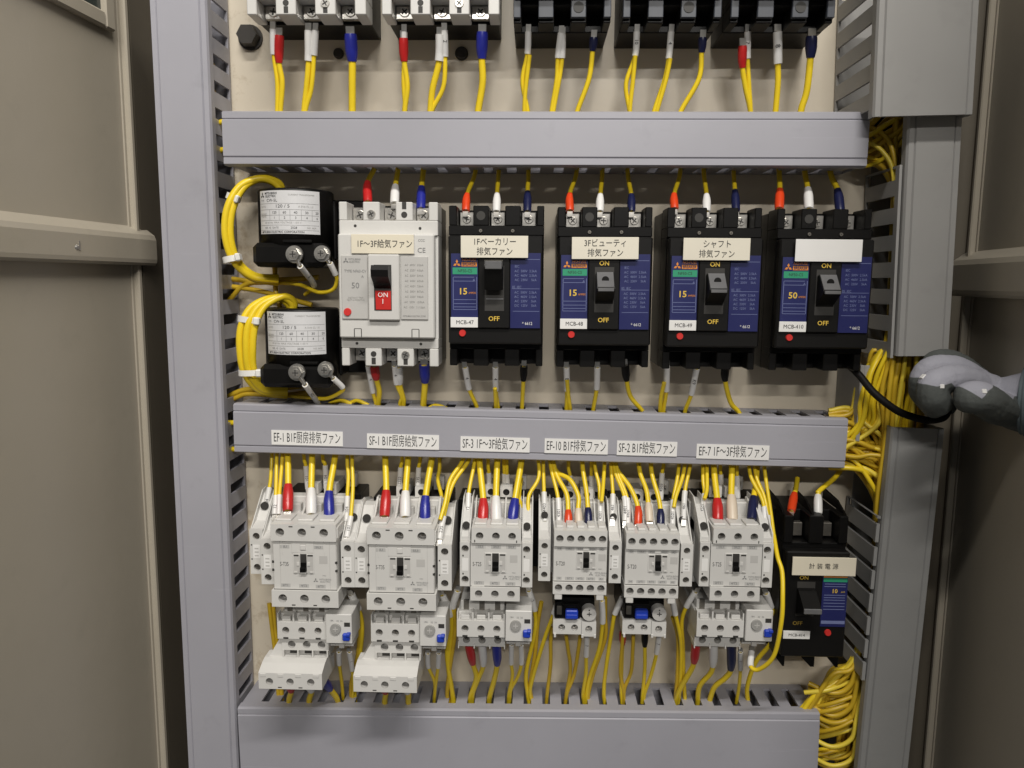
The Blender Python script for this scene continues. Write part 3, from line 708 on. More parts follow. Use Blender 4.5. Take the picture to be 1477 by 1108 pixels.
def contactor_b(px0, py0, px1, py1, name):
    c, W, H = frange(px0, py0, px1, py1, DCF); k = W/56.0
    t = empty('contactor', c, 'white contactor with screws in its side columns under the %s sticker' % name, 'contactor', 'white contactors')
    X = lambda x: (x-28)*k
    Z = lambda z: H/2-z*H/53.0
    D = DCF*1000; yf = -D+2
    mb = MB([wpl, hole_m, wpl2, blk]); contactor_base(mb, X(2), X(54), H/2-2, -H/2+3, yf+4.6, Z(11.3), Z(42.9)); mb.build('housing', t)
    mb = MB([wpl, wpl2, hole_m]); hs = [(X(x), Z(5.8), 2.8*k) for x in (16.5, 28.3, 40)]
    mb.holed(X(10.6), X(46.5), Z(11), Z(0), -D, -D+24, hs, 9, 0, 1)
    for x in (12, 24, 35.6): mb.box(X(x), X(x+9), -D+7, -D+22, Z(0), Z(-1.6), .5)
    for x in (12.6, 43): mb.box(X(x), X(x+.7), -D-.1, -D, Z(10.4), Z(8.6), 0, 2)
    tb = mb.build('upper_terminal_cover', t)
    for h in hs: screw(tb, (h[0], -D+8.8, h[1]), 2.2*k, dull=True)
    mb = MB([wpl, wpl2, hole_m]); hs = [(X(x), Z(48), 2.8*k) for x in (15.9, 27.8, 39.6)]
    mb.holed(X(9.8), X(46), Z(53), Z(43.2), -D, -D+24, hs, 9, 0, 1)
    tb = mb.build('lower_terminal_cover', t)
    for h in hs: screw(tb, (h[0], -D+8.8, h[1]), 2.2*k, dull=True)
    mb = MB([wpl, wpl2, hole_m, paper])
    mb.box(X(9.6), X(47), yf, yf+4, Z(43), Z(11.2), .3)
    for xa, xb, xc in ((2, 9.4, 5.8), (47.2, 55, 50.6)):
        mb.holed(X(xa), X(xb), Z(22), Z(11.2), yf+.3, yf+9, [(X(xc), Z(15.9), 2.7*k)], 4, 0, 1)
        mb.holed(X(xa), X(xb), Z(43.4), Z(33), yf+.3, yf+9, [(X(xc), Z(38.4), 2.7*k)], 4, 0, 1)
        mb.box(X(xa), X(xb), yf+.3, yf+9, Z(33), Z(22)); mb.box(X(xc-2.2), X(xc+2.2), yf+.1, yf+.3, Z(32), Z(23), 0, 3)
        mb.box(X(xc-2), X(xc-1), yf+.2, yf+.3, Z(21.6), Z(20.4), 0, 2); mb.box(X(xc-2), X(xc-1), yf+.2, yf+.3, Z(34.8), Z(33.6), 0, 2)
        # stepped terminal above each column
        mb.prism([(yf+3, Z(11)), (yf+3, Z(8)), (yf+12, Z(4)), (yf+14, Z(-1)), (yf+30, Z(-9)), (yf+50, Z(-9)), (yf+50, Z(11))], 0, X(xa+.8), X(xb-.8))
        for xx in (xa, xb-.8): mb.prism([(yf+2, Z(11)), (yf+3, Z(5)), (yf+18, Z(-6)), (yf+32, Z(-14)), (yf+50, Z(-14)), (yf+50, Z(11))], 0, X(xx), X(xx+.8))
        mb.cyl((X(xc), yf+10, Z(1.5)), 1, 2.7*k, -2, 14, m=2)
    mb.box(X(10), X(46.6), yf-.12, yf+.5, Z(11.6), Z(11.1), 0, 2); mb.box(X(10), X(46.6), yf-.12, yf+.5, Z(43.2), Z(42.7), 0, 2)
    for x in (9.5, 47.1): mb.box(X(x)-.25, X(x)+.25, yf+.2, yf+3, Z(43), Z(11.4), 0, 2)
    window(mb, X(20), X(36), Z(18.4), Z(33), yf)
    mb.box(X(10.6), X(20), yf-.15, yf, Z(43), Z(42.6)); 
    for x in (20, 36.4): mb.box(X(x)-.2, X(x)+.2, yf-.2, yf, Z(17), Z(11.4))
    fc = mb.build('front_cover', t)
    slider(fc, X(20), X(36), Z(18.4), Z(33), yf)
    marks(fc, [('1/L1', X(17), Z(14.2)), ('3/L2', X(28.4), Z(14.2)), ('5/L3', X(39.4), Z(14.2)), ('2/T1', X(16), Z(40.6)), ('4/T2', X(27.6), Z(40.8)), ('6/T3', X(39), Z(41))], yf-.12, 2.3)
    finish_front(fc, 'S-T25', X(14.6), Z(27), X(40), Z(36.6), yf)
    mb = MB(wpl2); mb.box(X(38.5), X(44), yf-.1, yf, Z(25.4), Z(20)); mb.build('grey_mark', fc)
    for xc in (5.8, 50.6):
        for z in (15.9, 38.4): screw(fc, (X(xc), yf+4.1, Z(z)), 2.5*k, dull=True)
    mb = MB([wpl, wpl2])
    for x in (10.8, 22, 33.6, 45): mb.prism([(-62, Z(6)), (-62, Z(0)), (-56, Z(-4)), (-46, Z(-11)), (-40, Z(-11)), (-40, Z(6))], 0, X(x), X(x+1.1))
    mb.build('phase_barrier', t)
    rear_terminals(t, (X(22), X(34)), H/2)
    return t
def contactor_c(px0, py0, px1, py1, name, auxl):
    c, W, H = frange(px0, py0, px1, py1, DCF); k = W/39.0
    t = empty('contactor', c, 'narrow white contactor with five screw holes under the %s sticker' % name, 'contactor', 'white contactors')
    X = lambda x: (x-19.5)*k
    Z = lambda z: H/2-z*H/46.0
    D = DCF*1000; yf = -D+2
    mb = MB([wpl, hole_m, wpl2, blk]); contactor_base(mb, -W/2, W/2, H/2, -H/2+1, yf+1, Z(11.6), Z(37)); mb.build('housing', t)
    xs = (4.5, 12.2, 19.9, 27.6, 35.2)
    mb = MB([wpl, wpl2, hole_m]); hs = [(X(x), Z(5.8), 2.75*k) for x in xs]
    mb.holed(X(.4), X(38.6), Z(11.3), Z(0), -D, -D+22, hs, 9, 0, 1)
    for x in xs: mb.box(X(x-2.6), X(x+2.6), -D+6, -D+20, Z(0), Z(-1.8), .4)
    tb = mb.build('upper_terminal_cover', t)
    for h in hs: screw(tb, (h[0], -D+8.8, h[1]), 2.1*k, dull=True)
    mb = MB([wpl, wpl2, hole_m]); hs = [(X(x-.4), Z(41.3), 2.75*k) for x in xs]
    mb.holed(X(0), X(38.8), Z(45.8), Z(37.3), -D, -D+22, hs, 9, 0, 1)
    mb.box(X(1.3), X(6.7), -D+.3, -D+6, Z(50), Z(45.9), .4); mb.box(X(31.6), X(37), -D+.3, -D+6, Z(50), Z(45.9), .4)
    tb = mb.build('lower_terminal_cover', t)
    for h in hs: screw(tb, (h[0], -D+8.8, h[1]), 2.1*k, dull=True)
    mb = MB([wpl, wpl2, hole_m]); mb.box(X(.2), X(38.8), yf, yf+4, Z(37.1), Z(11.5), .3)
    mb.box(X(.6), X(38.4), yf-.12, yf+.5, Z(11.9), Z(11.4), 0, 2); mb.box(X(.6), X(38.4), yf-.12, yf+.5, Z(37.3), Z(36.8), 0, 2)
    window(mb, X(16.6), X(31), Z(15.2), Z(28), yf); mb.box(X(21.5), X(25.6), yf-.6, yf, Z(14.6), Z(12.6), .2)
    for x in (8, 16.4, 24.4, 31.4): mb.box(X(x)-.2, X(x)+.2, yf-.2, yf, Z(15), Z(11.8))
    fc = mb.build('front_cover', t)
    slider(fc, X(16.6), X(31), Z(15.2), Z(28), yf)
    marks(fc, [(s, X(x), Z(13.6)) for s, x in (('13', 4.4), ('1/L1', 12), ('3/L2', 19.4), ('5/L3', 28), ('A2', 35))]+[(s, X(x), Z(35)) for s, x in (('14', 4.4), ('2/T1', 12), ('4/T2', 19.6), ('6/T3', 27.4), ('A1', 35))], yf-.12, 2.0)
    finish_front(fc, 'S-T20', X(5.2), Z(24.4), X(32.5), Z(31.6), yf, 2.3)
    mb = MB(wpl2); mb.box(X(32.6), X(38), yf-.1, yf, Z(22), Z(17)); mb.build('grey_mark', fc)
    mb = MB([wpl, wpl2])
    for x in (0, 7.8, 15.5, 23.2, 31, 38): mb.prism([(-64, Z(6)), (-64, Z(0)), (-58, Z(-4)), (-48, Z(-11)), (-40, Z(-11)), (-40, Z(6))], 0, X(x), X(x+1))
    mb.build('phase_barrier', t)
    rear_terminals(t, (X(13.5), X(26.5)), H/2)
    if auxl: aux_block(t, X(-6.3), 8.8*k, Z(9), Z(39), D-7, 0)
    aux_block(t, X(45.4), 8.8*k, Z(9.4), Z(39.6), D-7, 0)
    return t
contactor_a(392, 757, 485.5, 876, NAMES[0], True)
contactor_a(530, 762, 627, 880.5, NAMES[1], False)
contactor_b(659, 762, 770, 867, NAMES[2])
contactor_c(798, 766, 876, 858, NAMES[3], True)
contactor_c(901.5, 770, 980, 863, NAMES[4], False)
contactor_b(1006, 763, 1118, 867, NAMES[5])

# ------------------------------------------------------------------ thermal relays
def dial_block(t, X, Z, x0, x1, z0, z1, D):
    mb = MB([wpl, wpl2, hole_m]); mb.box(X(x0), X(x1), -D-3, -D+26, Z(z1), Z(z0), .5)
    mb.box(X(x0+14.6), X(x0+19.2), -D-3.1, -D-3, Z(z0+10), Z(z0+6.6), 0, 2); 
    d = mb.build('dial_block', t)
    mb = MB([gpl, wpl2]); mb.cyl((X(x0+8), -D-3, Z(z0+11.6)), 1, 4.3, -1.6, 24, 4.1); mb.box(X(x0+6), X(x0+10), -D-4.8, -D-4.55, Z(z0+12), Z(z0+11.3), 0, 1); mb.box(X(x0+7.7), X(x0+8.3), -D-4.85, -D-4.6, Z(z0+13.6), Z(z0+9.6), 0, 1); mb.build('setting_dial', d)
    mb = MB(btn_blue); mb.box(X(x0+13.6), X(x0+19.4), -D-6.5, -D-3, Z(z0+20.6), Z(z0+14.6), .9); mb.box(X(x0+16.8), X(x0+19.8), -D-7.4, -D-3, Z(z0+16.4), Z(z0+14.2), .4); mb.build('reset_button', d)
    text('18A', 1.9, d, (X(x0+4.8), -D-3.15, Z(z0+5.2)), gink); text('22  26', 1.9, d, (X(x0+11), -D-3.15, Z(z0+5.4)), gink)
    mb = MB([wpl2, hole_m]); w_ = x1-x0
    mb.holed(X(x0+.6), X(x1-1.6), Z(z1+7.2), Z(z1+.2), -D+8, -D+26, [(X(x0+5.4), Z(z1+2.4), 2.2), (X(x1-6), Z(z1+2.4), 2.2)], 5, 0, 1)
    mb.box(X(x0+w_*.38), X(x0+w_*.58), -D+6, -D+9, Z(z1+8.4), Z(z1+3), .3)
    cb = mb.build('contact_terminals', t); screw(cb, (X(x0+5.4), -D+12.6, Z(z1+2.4)), 2, dull=True); screw(cb, (X(x1-6), -D+12.6, Z(z1+2.4)), 2, dull=True)
def relay(px0, py0, px1, py1, name, low, extra):
    D = 80.0
    c, W, H = frange(px0, py0, px1, py1, D/1000)
    t = empty('thermal_relay', c, 'white relay with blue button and %s below the %s sticker' % (extra, name), 'overload relay', 'thermal overload relays')
    X = lambda x: x-W/2
    Z = lambda z: H/2-z
    mb = MB([wpl, wpl2, hole_m]); xs = [W*(.17+.333*i) for i in range(3)]
    hs = [(X(x), Z(H*.64), 2.85) for x in xs]
    mb.holed(X(0), X(W), Z(H), Z(H*.3), -D, -D+8, hs, 5, 0, 1)
    mb.box(X(0), X(W), -D+8, 0, Z(H), Z(H*.1), .4)
    for i in range(4): mb.box(X(W*(.333*i)-(0 if i == 0 else .6))+(.02 if i == 0 else 0), X(W*(.333*i)+(.9 if i == 0 else .6 if i < 3 else 0))-(0 if i < 3 else -.0)+(.0 if i < 3 else 0)-(.0), -D+.4, -D+7.9, Z(H*.295), Z(-1.2)) if i < 3 else mb.box(X(W-1), X(W-.02), -D+.4, -D+7.9, Z(H*.295), Z(0))
    for x in xs: mb.box(X(x-3.4), X(x+3.4), -D+2, -D+7.8, Z(H*.29), Z(1.8), .3); mb.box(X(x-2), X(x+2), -D-.1, -D, Z(H-.02), Z(H-1.4), 0, 2)
    mb.box(X(W*.05), X(W*.98), -D+12, -20, Z(H*.1), Z(-6), .5)
    o = mb.build('housing', t)
    for h in hs: screw(o, (h[0], -D+4.8, h[1]), 2.5, dull=True)
    for x in xs: 
        mb = MB(dsteel); mb.box(X(x-2.2), X(x+2.2), -D+14, -D+11.9, Z(2), Z(-6), .2); mb.build('link_bar', o)
    dial_block(t, X, Z, W+.6, W+21, -4.6 if not low else -3, H+1.6, D)
    if not low:
        mb = MB([wpl, wpl2, hole_m]); hs = [(X(x+.4), Z(H+6.4), 2.85) for x in xs]
        mb.holed(X(.5), X(W), Z(H+11.6), Z(H+.8), -D+8, -D+36, hs, 5, 0, 1)
        for x in (0, W*.333, W*.667, W-.8): mb.box(X(x+.2), X(x+.9), -D+7, -D+20, Z(H+13), Z(H+9))
        lo = mb.build('lower_terminals', t)
        for h in hs: screw(lo, (h[0], -D+12.8, h[1]), 2.5, dull=True)
    else:
        # deep sloping lug cover
        g = MB([wpl, wpl2, hole_m]); z0 = H+.8
        hs = [(X(W*(.26+.31*i)), Z(z0+5.2), 3.1) for i in range(3)]
        g.holed(X(W*.06), X(W+1), Z(z0+10), Z(z0), -D+3, -D+30, hs, 9, 0, 1)
        for i in range(4): g.box(X(W*(.07+.305*i)), X(W*(.07+.305*i)+1.0), -D+2.4, -D+12, Z(z0+15.4), Z(z0+10.02))
        g.box(X(W*.06), X(W+1), -D+7, -D+28, Z(z0+15.3), Z(z0+10.04), 0, 1)
        for i in range(3): g.box(X(W*(.19+.305*i)), X(W*(.36+.305*i)), -D+6.8, -D+7, Z(z0+14.4), Z(z0+10.8), 0, 2)
        xl = X(-W*.30)
        g.prism([(X(W*.06)-.02, Z(z0)), (X(W*.02), Z(z0)), (xl, Z(z0+21)), (xl, Z(z0+24)), (X(W*.06)-.02, Z(z0+24))], 1, -D+4, -D+26)
        g.prism([(-D+2, Z(z0+15.6)), (-D-4, Z(z0+17)), (-D-13, Z(z0+21)), (-D-13, Z(z0+22)), (-D+14, Z(z0+22)), (-D+14, Z(z0+15.6))], 0, xl, X(W*.99))
        for i in range(4): g.box(X(-W*.30+W*.36*i)+1, X(-W*.30+W*.36*i+W*.15), -D-13.4, -D-11, Z(z0+24.2), Z(z0+21.4), .3)
        hs = [(X(-W*.30+W*(.22+.42*i)), Z(z0+28), 2.9) for i in range(3)]
        g.holed(xl, X(W*.99), Z(z0+34), Z(z0+22), -D-13, -D+24, hs, 9, 0, 1)
        for i in range(2): g.box(X(-W*.30+W*(.43+.42*i))-1.5, X(-W*.30+W*(.43+.42*i))+1.5, -D-13.1, -D-13, Z(z0+33), Z(z0+32.2), 0, 2)
        cv = g.build('lug_cover', t)
        for h in hs: screw(cv, (h[0], -D-4.2, h[1]), 2.3, dull=True)
    return t
relay(400, 888, 470, 922, NAMES[0], True, 'a deep sloping cover')
relay(535, 890, 605, 926, NAMES[1], True, 'a deep sloping cover')
relay(659, 886, 728, 919, NAMES[2], False, 'a plain screw row')
relay(1005, 885, 1073, 919, NAMES[5], False, 'a plain screw row')
def small_relay(px0, py0, px1, py1, name):
    D = 74.0; c, W, H = frange(px0, py0, px1, py1, D/1000)
    t = empty('thermal_relay', c, 'small black and white relay with round dial below the %s sticker' % name, 'overload relay', 'thermal overload relays')
    X = lambda x: (x-.5)*W
    Z = lambda z: H/2-z*H/51.0
    mb = MB([blk, hole_m, dsteel]); mb.box(X(.03), X(.97), -D+6, 0, Z(50), Z(0), .8); mb.box(X(.04), X(.62), -D+2, -D+6, Z(27), Z(4), .5)
    mb.box(X(.22), X(.6), -D-2, -D+2, Z(6), Z(3), .3); mb.box(X(.08), X(.2), -D+0, -D+2, Z(20), Z(8), .3, 2)
    mb.build('housing', t)
    mb = MB(btn_blue); mb.box(X(.28), X(.57), -D-3, -D+2, Z(25), Z(11.5), .9); mb.box(X(.30), X(.55), -D-3.4, -D-2.9, Z(23), Z(17.5), .3); mb.build('reset_button', t)
    mb = MB([wpl2, hole_m]); mb.cyl((X(.83), -D+6, Z(17)), 1, 5.6, -8, 24, 5.5)
    for q in (.8, -.8):
        pass
    mb.box(X(.83)-1.8, X(.83)+1.8, -D-2.15, -D-2, Z(17)-.35, Z(17)+.35, 0, 1); mb.box(X(.83)-.35, X(.83)+.35, -D-2.2, -D-2, Z(17)-1.6, Z(17)+1.6, 0, 1); mb.cyl((X(.83), -D-2, Z(11.5)), 1, .6, -.1, 8, m=1)
    mb.build('setting_dial', t)
    mb = MB([wpl, wpl2, hole_m]); hs = [(X(.2), Z(38.5), 2.7), (X(.5), Z(38.5), 2.7), (X(.83), Z(39.5), 2.8)]
    mb.holed(X(0), X(.66), Z(48), Z(28), -D, -D+22, hs[:2], 5, 0, 1); mb.holed(X(.665), X(1), Z(50), Z(29), -D-1, -D+22, hs[2:], 5, 0, 1)
    for x in (.02, .66, .95): mb.box(X(x), X(x+.05), -D-1.4, -D+10, Z(52), Z(47), .2)
    lo = mb.build('lower_terminals', t)
    for h in hs: screw(lo, (h[0], -D+4.8, h[1]), 2.4)
    for i, (px, cc) in enumerate(((.14, red), (.77, nav))):
        pass
small_relay(798, 867, 860, 918, NAMES[3])
small_relay(898, 867, 961, 918, NAMES[4])

# ------------------------------------------------------------------ current transformers
def transformer(px0, py0, px1, py1, z_l0, z_l1, label, foot):
    d = .062
    c, W, H = frange(px0, py0, px1, py1, d*.5)
    Rr = 29.0
    t = empty('current_transformer', c, label, 'current transformer', 'current transformers')
    top = H/2; mb = MB([blk, hole_m])
    n = 40; hole = 11.0; zc0 = -H/2+19
    o_t = [(Rr*math.cos(2*math.pi*i/n), -32+Rr*math.sin(2*math.pi*i/n)) for i in range(n)]
    i_t = [(hole*math.cos(2*math.pi*i/n), -32+hole*math.sin(2*math.pi*i/n)) for i in range(n)]
    o_s = [(x*.965, -32+(y+32)*.965) for x, y in o_t]
    vs = [(x, y, top) for x, y in i_t]+[(x, y, top) for x, y in o_s]+[(x, y, top-1.2) for x, y in o_t]+[(x, y, -H/2) for x, y in o_t]+[(x, y, -H/2) for x, y in i_t]
    fs = []
    for k in range(5):
        for i in range(n):
            j = (i+1) % n; a, b_ = k*n, ((k+1) % 5)*n; fs.append([a+i, a+j, b_+j, b_+i])
    mb.add(vs, fs, 0, False)
    mb.m = [0]*len(mb.f); mb.s = [i // n in (1, 2, 4) for i in range(len(mb.f))]
    mb.box(-Rr+3, Rr+2, -62.4, -32-hole-1, -H/2, zc0-1, 3.5); mb.box(-2, 20, -62, -58, zc0-1, zc0+1.4, .5)
    b = mb.build('body', t)
    mb = MB(blk2); mb.box(Rr-6, Rr+foot, -8, 0, -H/2+6, top-4, 1); mb.box(Rr-8, Rr+2, -30, -7, -H/2+6, top-6, 1); mb.build('mounting_foot', t)
    mb = MB(blk2); mb.box(-Rr-2, -Rr+8, -8, 0, -H/2+6, top-4, 1); mb.build('mounting_foot', t)
    screw(t, (Rr+foot-4, -8, top-12), 2.4)
    # wrapped name plate
    a0, a1 = R(-48), R(53); zt, zb = z_l0*H-H/2, z_l1*H-H/2; m_ = 24; RR = Rr+.25
    def wrap(x, z, dr=0): return ((RR+dr)*math.sin(x/RR), -32-(RR+dr)*math.cos(x/RR), z)
    mb = MB(mat('silver_label', (.64, .64, .65), .35, var=.02)); vs = []
    for i in range(m_+1):
        x = RR*(a0+(a1-a0)*i/m_); vs += [wrap(x, zt), wrap(x, zb)]
    mb.add(vs, [[2*i, 2*i+1, 2*i+3, 2*i+2] for i in range(m_)], 0, True)
    pl = mb.build('name_plate', t)
    x0, x1 = RR*a0, RR*a1; w_ = x1-x0; h_ = zt-zb
    def ctext(s, size, u, v, m=ink, sx=1.0, bold=0.0):
        me = text_mesh(s, size, sx, m, bold).copy()
        ww = max(q.co.x for q in me.vertices) - min(q.co.x for q in me.vertices)
        for q in me.vertices:
            p = wrap(x0+w_*u+q.co.x*1000, zt-h_*v+q.co.z*1000, .15) if False else None
        o = bpy.data.objects.new('lettering', me); col.objects.link(o); o.parent = pl
        for q in me.vertices:
            p = wrap(x0+w_*u+q.co.x*1000, zt-h_*v+q.co.y*1000+q.co.z*1000, .12); q.co = [k*MM for k in p]
        return o
    ctext('MITSUBISHI\nELECTRIC', 2.3, .25, .10, ink, 1.0, .04); ctext('CURRENT TRANSFORMER', 1.7, .72, .10, gpl)
    ctext('TYPE', 1.9, .08, .23, gink); ctext('CW-5L', 3.2, .27, .23, ink)
    ctext('RATIO', 2.0, .10, .37, gpl); ctext('120 / 5', 3.4, .44, .365, ink, 1.2); ctext('A 5VA CL 1.0', 2.0, .78, .37, gpl)
    for i, (a_, b2) in enumerate((('120', '1'), ('60', '2'), ('40', '3'), ('30', '4'), ('20', '6'))):
        ctext(a_, 2.7, .31+.16*i, .51, ink); ctext(b2, 2.5, .31+.16*i, .63, ink)
    ctext('PRIMARY\nTURNS', 1.9, .10, .57, gpl); ctext('50 60 Hz  MAX VOLTAGE 1150 V', 1.9, .42, .74, gpl, 1.1); ctext('SER. 42  DATE', 2.1, .25, .86, gink); ctext('2028', 2.4, .60, .86, ink); ctext('NO. 6634', 1.8, .86, .86, gpl)
    ctext('MITSUBISHI ELECTRIC CORPORATION', 2.1, .40, .96, ink, 1.0, .03)
    mb = MB(gink)
    def hl(v, u0=.0, u1=1.0):
        z = zt-h_*v; q = []
        for i in range(13):
            x = x0+w_*(u0+(u1-u0)*i/12); q += [wrap(x, z+.12, .1), wrap(x, z-.12, .1)]
        mb.add(q, [[2*i, 2*i+1, 2*i+3, 2*i+2] for i in range(12)])
    for v in (.30, .44, .57, .69, .80, .915): hl(v, .02, .98)
    for i in range(5): 
        x = x0+w_*(.23+.16*i); mb.add([wrap(x-.12, zt-h_*.44, .1), wrap(x+.12, zt-h_*.44, .1), wrap(x+.12, zt-h_*.69, .1), wrap(x-.12, zt-h_*.69, .1)], [(0, 1, 2, 3)])
    mb.build('ruled_lines', pl)
    mb = MB(ink); cx = x0+w_*.08; cz = zt-h_*.11
    for a in (90, 210, 330):
        dv = Vector((math.cos(R(a)), math.sin(R(a)))); nv = Vector((-dv.y, dv.x)); r_ = 2.6
        mb.add([wrap(cx+p.x, cz+p.y, .12) for p in (Vector((0, 0)), dv*r_*.5+nv*r_*.288, dv*r_, dv*r_*.5-nv*r_*.288)], [(0, 1, 2, 3)])
    mb.build('emblem', pl)
    return t
def hexbolt(t, px, py, d, r=6.4):
    p = P(px, py, d)-t.location; p = Vector((p.x*1000, -d*1000, p.z*1000))
    mb = MB([steel, hole_m]); mb.cyl((p.x, p.y, p.z), 1, r*1.05, -1.5, 24, r); mb.cyl((p.x, p.y-1.5, p.z), 1, r*.78, -3.2, 6, r*.76, sm=False)
    mb.cyl((p.x, p.y-4.7, p.z), 1, r*.5, -.5, 16, r*.45); mb.box(p.x-r*.36, p.x+r*.36, p.y-5.3, p.y-5.15, p.z-.4, p.z+.4, 0, 1); mb.box(p.x-.4, p.x+.4, p.y-5.32, p.y-5.17, p.z-r*.36, p.z+r*.36, 0, 1)
    mb.build('terminal_bolt', t)
ct1 = transformer(376, 277, 482, 386, .965, .42, 'upper black current transformer with printed plate, near the top duct', 20)
hexbolt(ct1, 425, 367, .066); hexbolt(ct1, 465, 366, .064, 6.0)
ct2 = transformer(388, 444, 488, 552, .965, .42, 'lower black current transformer with printed plate, standing above the sticker duct', 20)
hexbolt(ct2, 428.6, 537, .066); hexbolt(ct2, 470, 533, .064, 6.0)

# ------------------------------------------------------------------ wires
def spline(pts, per=7):
    if len(pts) < 3:
        return [pts[0].lerp(pts[-1], i/4) for i in range(5)]
    p = [pts[0]*2-pts[1]]+pts+[pts[-1]*2-pts[-2]]; out = []
    for i in range(1, len(p)-2):
        a, b, c, d = p[i-1], p[i], p[i+1], p[i+2]
        for k in range(per):
            t = k/per
            out.append(.5*((2*b)+(c-a)*t+(2*a-5*b+4*c-d)*t*t+(3*b-a-3*c+d)*t**3))
    out.append(pts[-1]); return out
def path(flat, d0, d1, dm=None):
    q = [(flat[i], flat[i+1]) for i in range(0, len(flat), 2)]
    L = [0]
    for a, b in zip(q, q[1:]): L.append(L[-1]+math.hypot(b[0]-a[0], b[1]-a[1]))
    out = []
    for (x, y), l in zip(q, L):
        u = l/L[-1]; d = d0+(d1-d0)*u
        if dm is not None: d += dm*4*u*(1-u)
        out.append(P(x, y, d/1000))
    return out
BOOT = {'red': red, 'orange': redor, 'white': whi, 'cream': crm, 'blue': blu, 'navy': nav, 'black': blk}
def add_wire(label, flat, r, d0, d1, boot=None, mark=None, dm=None, cat='wire', group='yellow wires', m=None, n=8, tip=True, name='wire', sleeve_len=None):
    """yellow wire through pixel points; the last leg is covered by the boot or numbered tube"""
    if boot is None and mark is None and len(flat) > 6:
        flat = list(flat)
        for i in range(2, len(flat)-2): flat[i] += random.uniform(-1.3, 1.3)
    r *= 1.08 if r < 2.1 else 1.0
    pts = path(flat, d0, d1, dm)
    org = pts[-1].copy()
    c = spline([(p-org)*1000 for p in pts])
    o = MB(m or yel); o.tube(c, r, n)
    w_ = o.build(name, None, loc=org); tag(w_, label, cat, group)
    if boot or mark is not None:
        a, b = (pts[-2]-org)*1000, Vector((0, 0, 0)); dv = b-a; L = dv.length
        # follow the wire's curve over the last leg
        seg = c[-8:] if len(pts) > 2 else [a.lerp(b, i/4) for i in range(5)]
        if boot:
            mb = MB(BOOT[boot]); ns = len(seg); k = 1.65 if r > 1.9 else 1.75
            prof = [1.18+(k-1.18)*min(1, (i/(ns-1))/.35) if i < ns-1 else k*.9 for i in range(ns)]
            mb.tube(seg, [r*q for q in prof], 14); mb.build('boot', w_)
        if mark is not None:
            mb = MB(whi); mb.tube(seg, r*1.42, 12); mk = mb.build('marker_tube', w_)
            if mark and L > 9:
                mid = seg[len(seg)//2]; dirv = (seg[-2]-seg[1]).normalized(); toc = (CAM-org)*1000-mid; toc = (toc-dirv*toc.dot(dirv)).normalized()
                to = text(mark, r*1.75, mk, (0, 0, 0), ink)
                xax = -dirv; yax = -toc; zax = xax.cross(yax)
                to.matrix_local = Matrix.Translation((mid+toc*(r*1.42+.12))*MM) @ Matrix((xax, yax, zax)).transposed().to_4x4()
                wv = max(v.co.x for v in to.data.vertices)*2000; to.scale = (min(1.25, L*.62/wv),)*3
        if tip:
            dv.normalize(); mb = MB(steel); e = dv*(5 if r > 1.5 else 3.5); s_ = Vector((1, 0, 0))*r*1.1; y_ = Vector((0, -.9, 0))
            mb.add([b-s_-y_, b+s_-y_, b+s_+e-y_, b-s_+e-y_, b-s_+y_, b+s_+y_, b+s_+e+y_, b-s_+e+y_], [(0, 1, 2, 3), (4, 5, 6, 7), (0, 1, 5, 4), (1, 2, 6, 5), (2, 3, 7, 6), (3, 0, 4, 7)])
            mb.build('terminal_lug', w_)
    return w_
C = 'yellow wire'
def at(n): return '%s contactor' % NAMES[n]
BIG, THIN = 2.6, 1.45
def feed(n, rows, d0=30):
    for desc, r, boot, mark, fl, d1 in rows:
        add_wire(desc % at(n), fl, r, d0, d1, boot, mark)
# from the sticker duct down to the contactors
feed(0, [('thick yellow wire with red boot on the %s', BIG, 'red', None, [414, 630, 415.3, 663, 415.7, 699, 415, 737], 66),
       ('thick yellow wire with white boot on the %s', BIG, 'white', None, [450, 632, 450, 664, 449, 705, 449, 742], 66),
       ('thick yellow wire with blue boot on the %s', BIG, 'blue', None, [487, 634, 482, 667, 475, 709, 475, 747], 66),
       ('thin yellow wire to the outermost side block of the %s', THIN, None, '104', [393, 640, 391, 682, 388.7, 703, 381, 742], 48),
       ('thin yellow wire whose tube stands nearest the red boot of the %s', THIN, None, '12', [400, 630, 399, 662, 397.7, 715, 396, 742], 62),
       ('thin yellow wire touching the red boot of the %s', THIN, None, '', [408, 630, 407, 664, 403, 714, 402, 742], 60),
       ('thin wire in a white tube behind the white boot of the %s', THIN, None, '101', [437, 640, 439, 664, 441, 672, 444, 705], 30),
       ('thin wire in a white tube behind the blue boot of the %s', THIN, None, '104', [464, 640, 466, 664, 469, 671, 470.5, 704], 30),
       ('thin yellow wire in a tube right of the blue boot of the %s', THIN, None, '104', [501, 636, 501, 668, 502.5, 688, 501, 716, 500, 752], 60),
       ('long thin yellow wire bowing past the blue boot of the %s', THIN, None, '101', [508, 636, 508, 668, 509, 702, 506, 745, 500, 775], 72)])
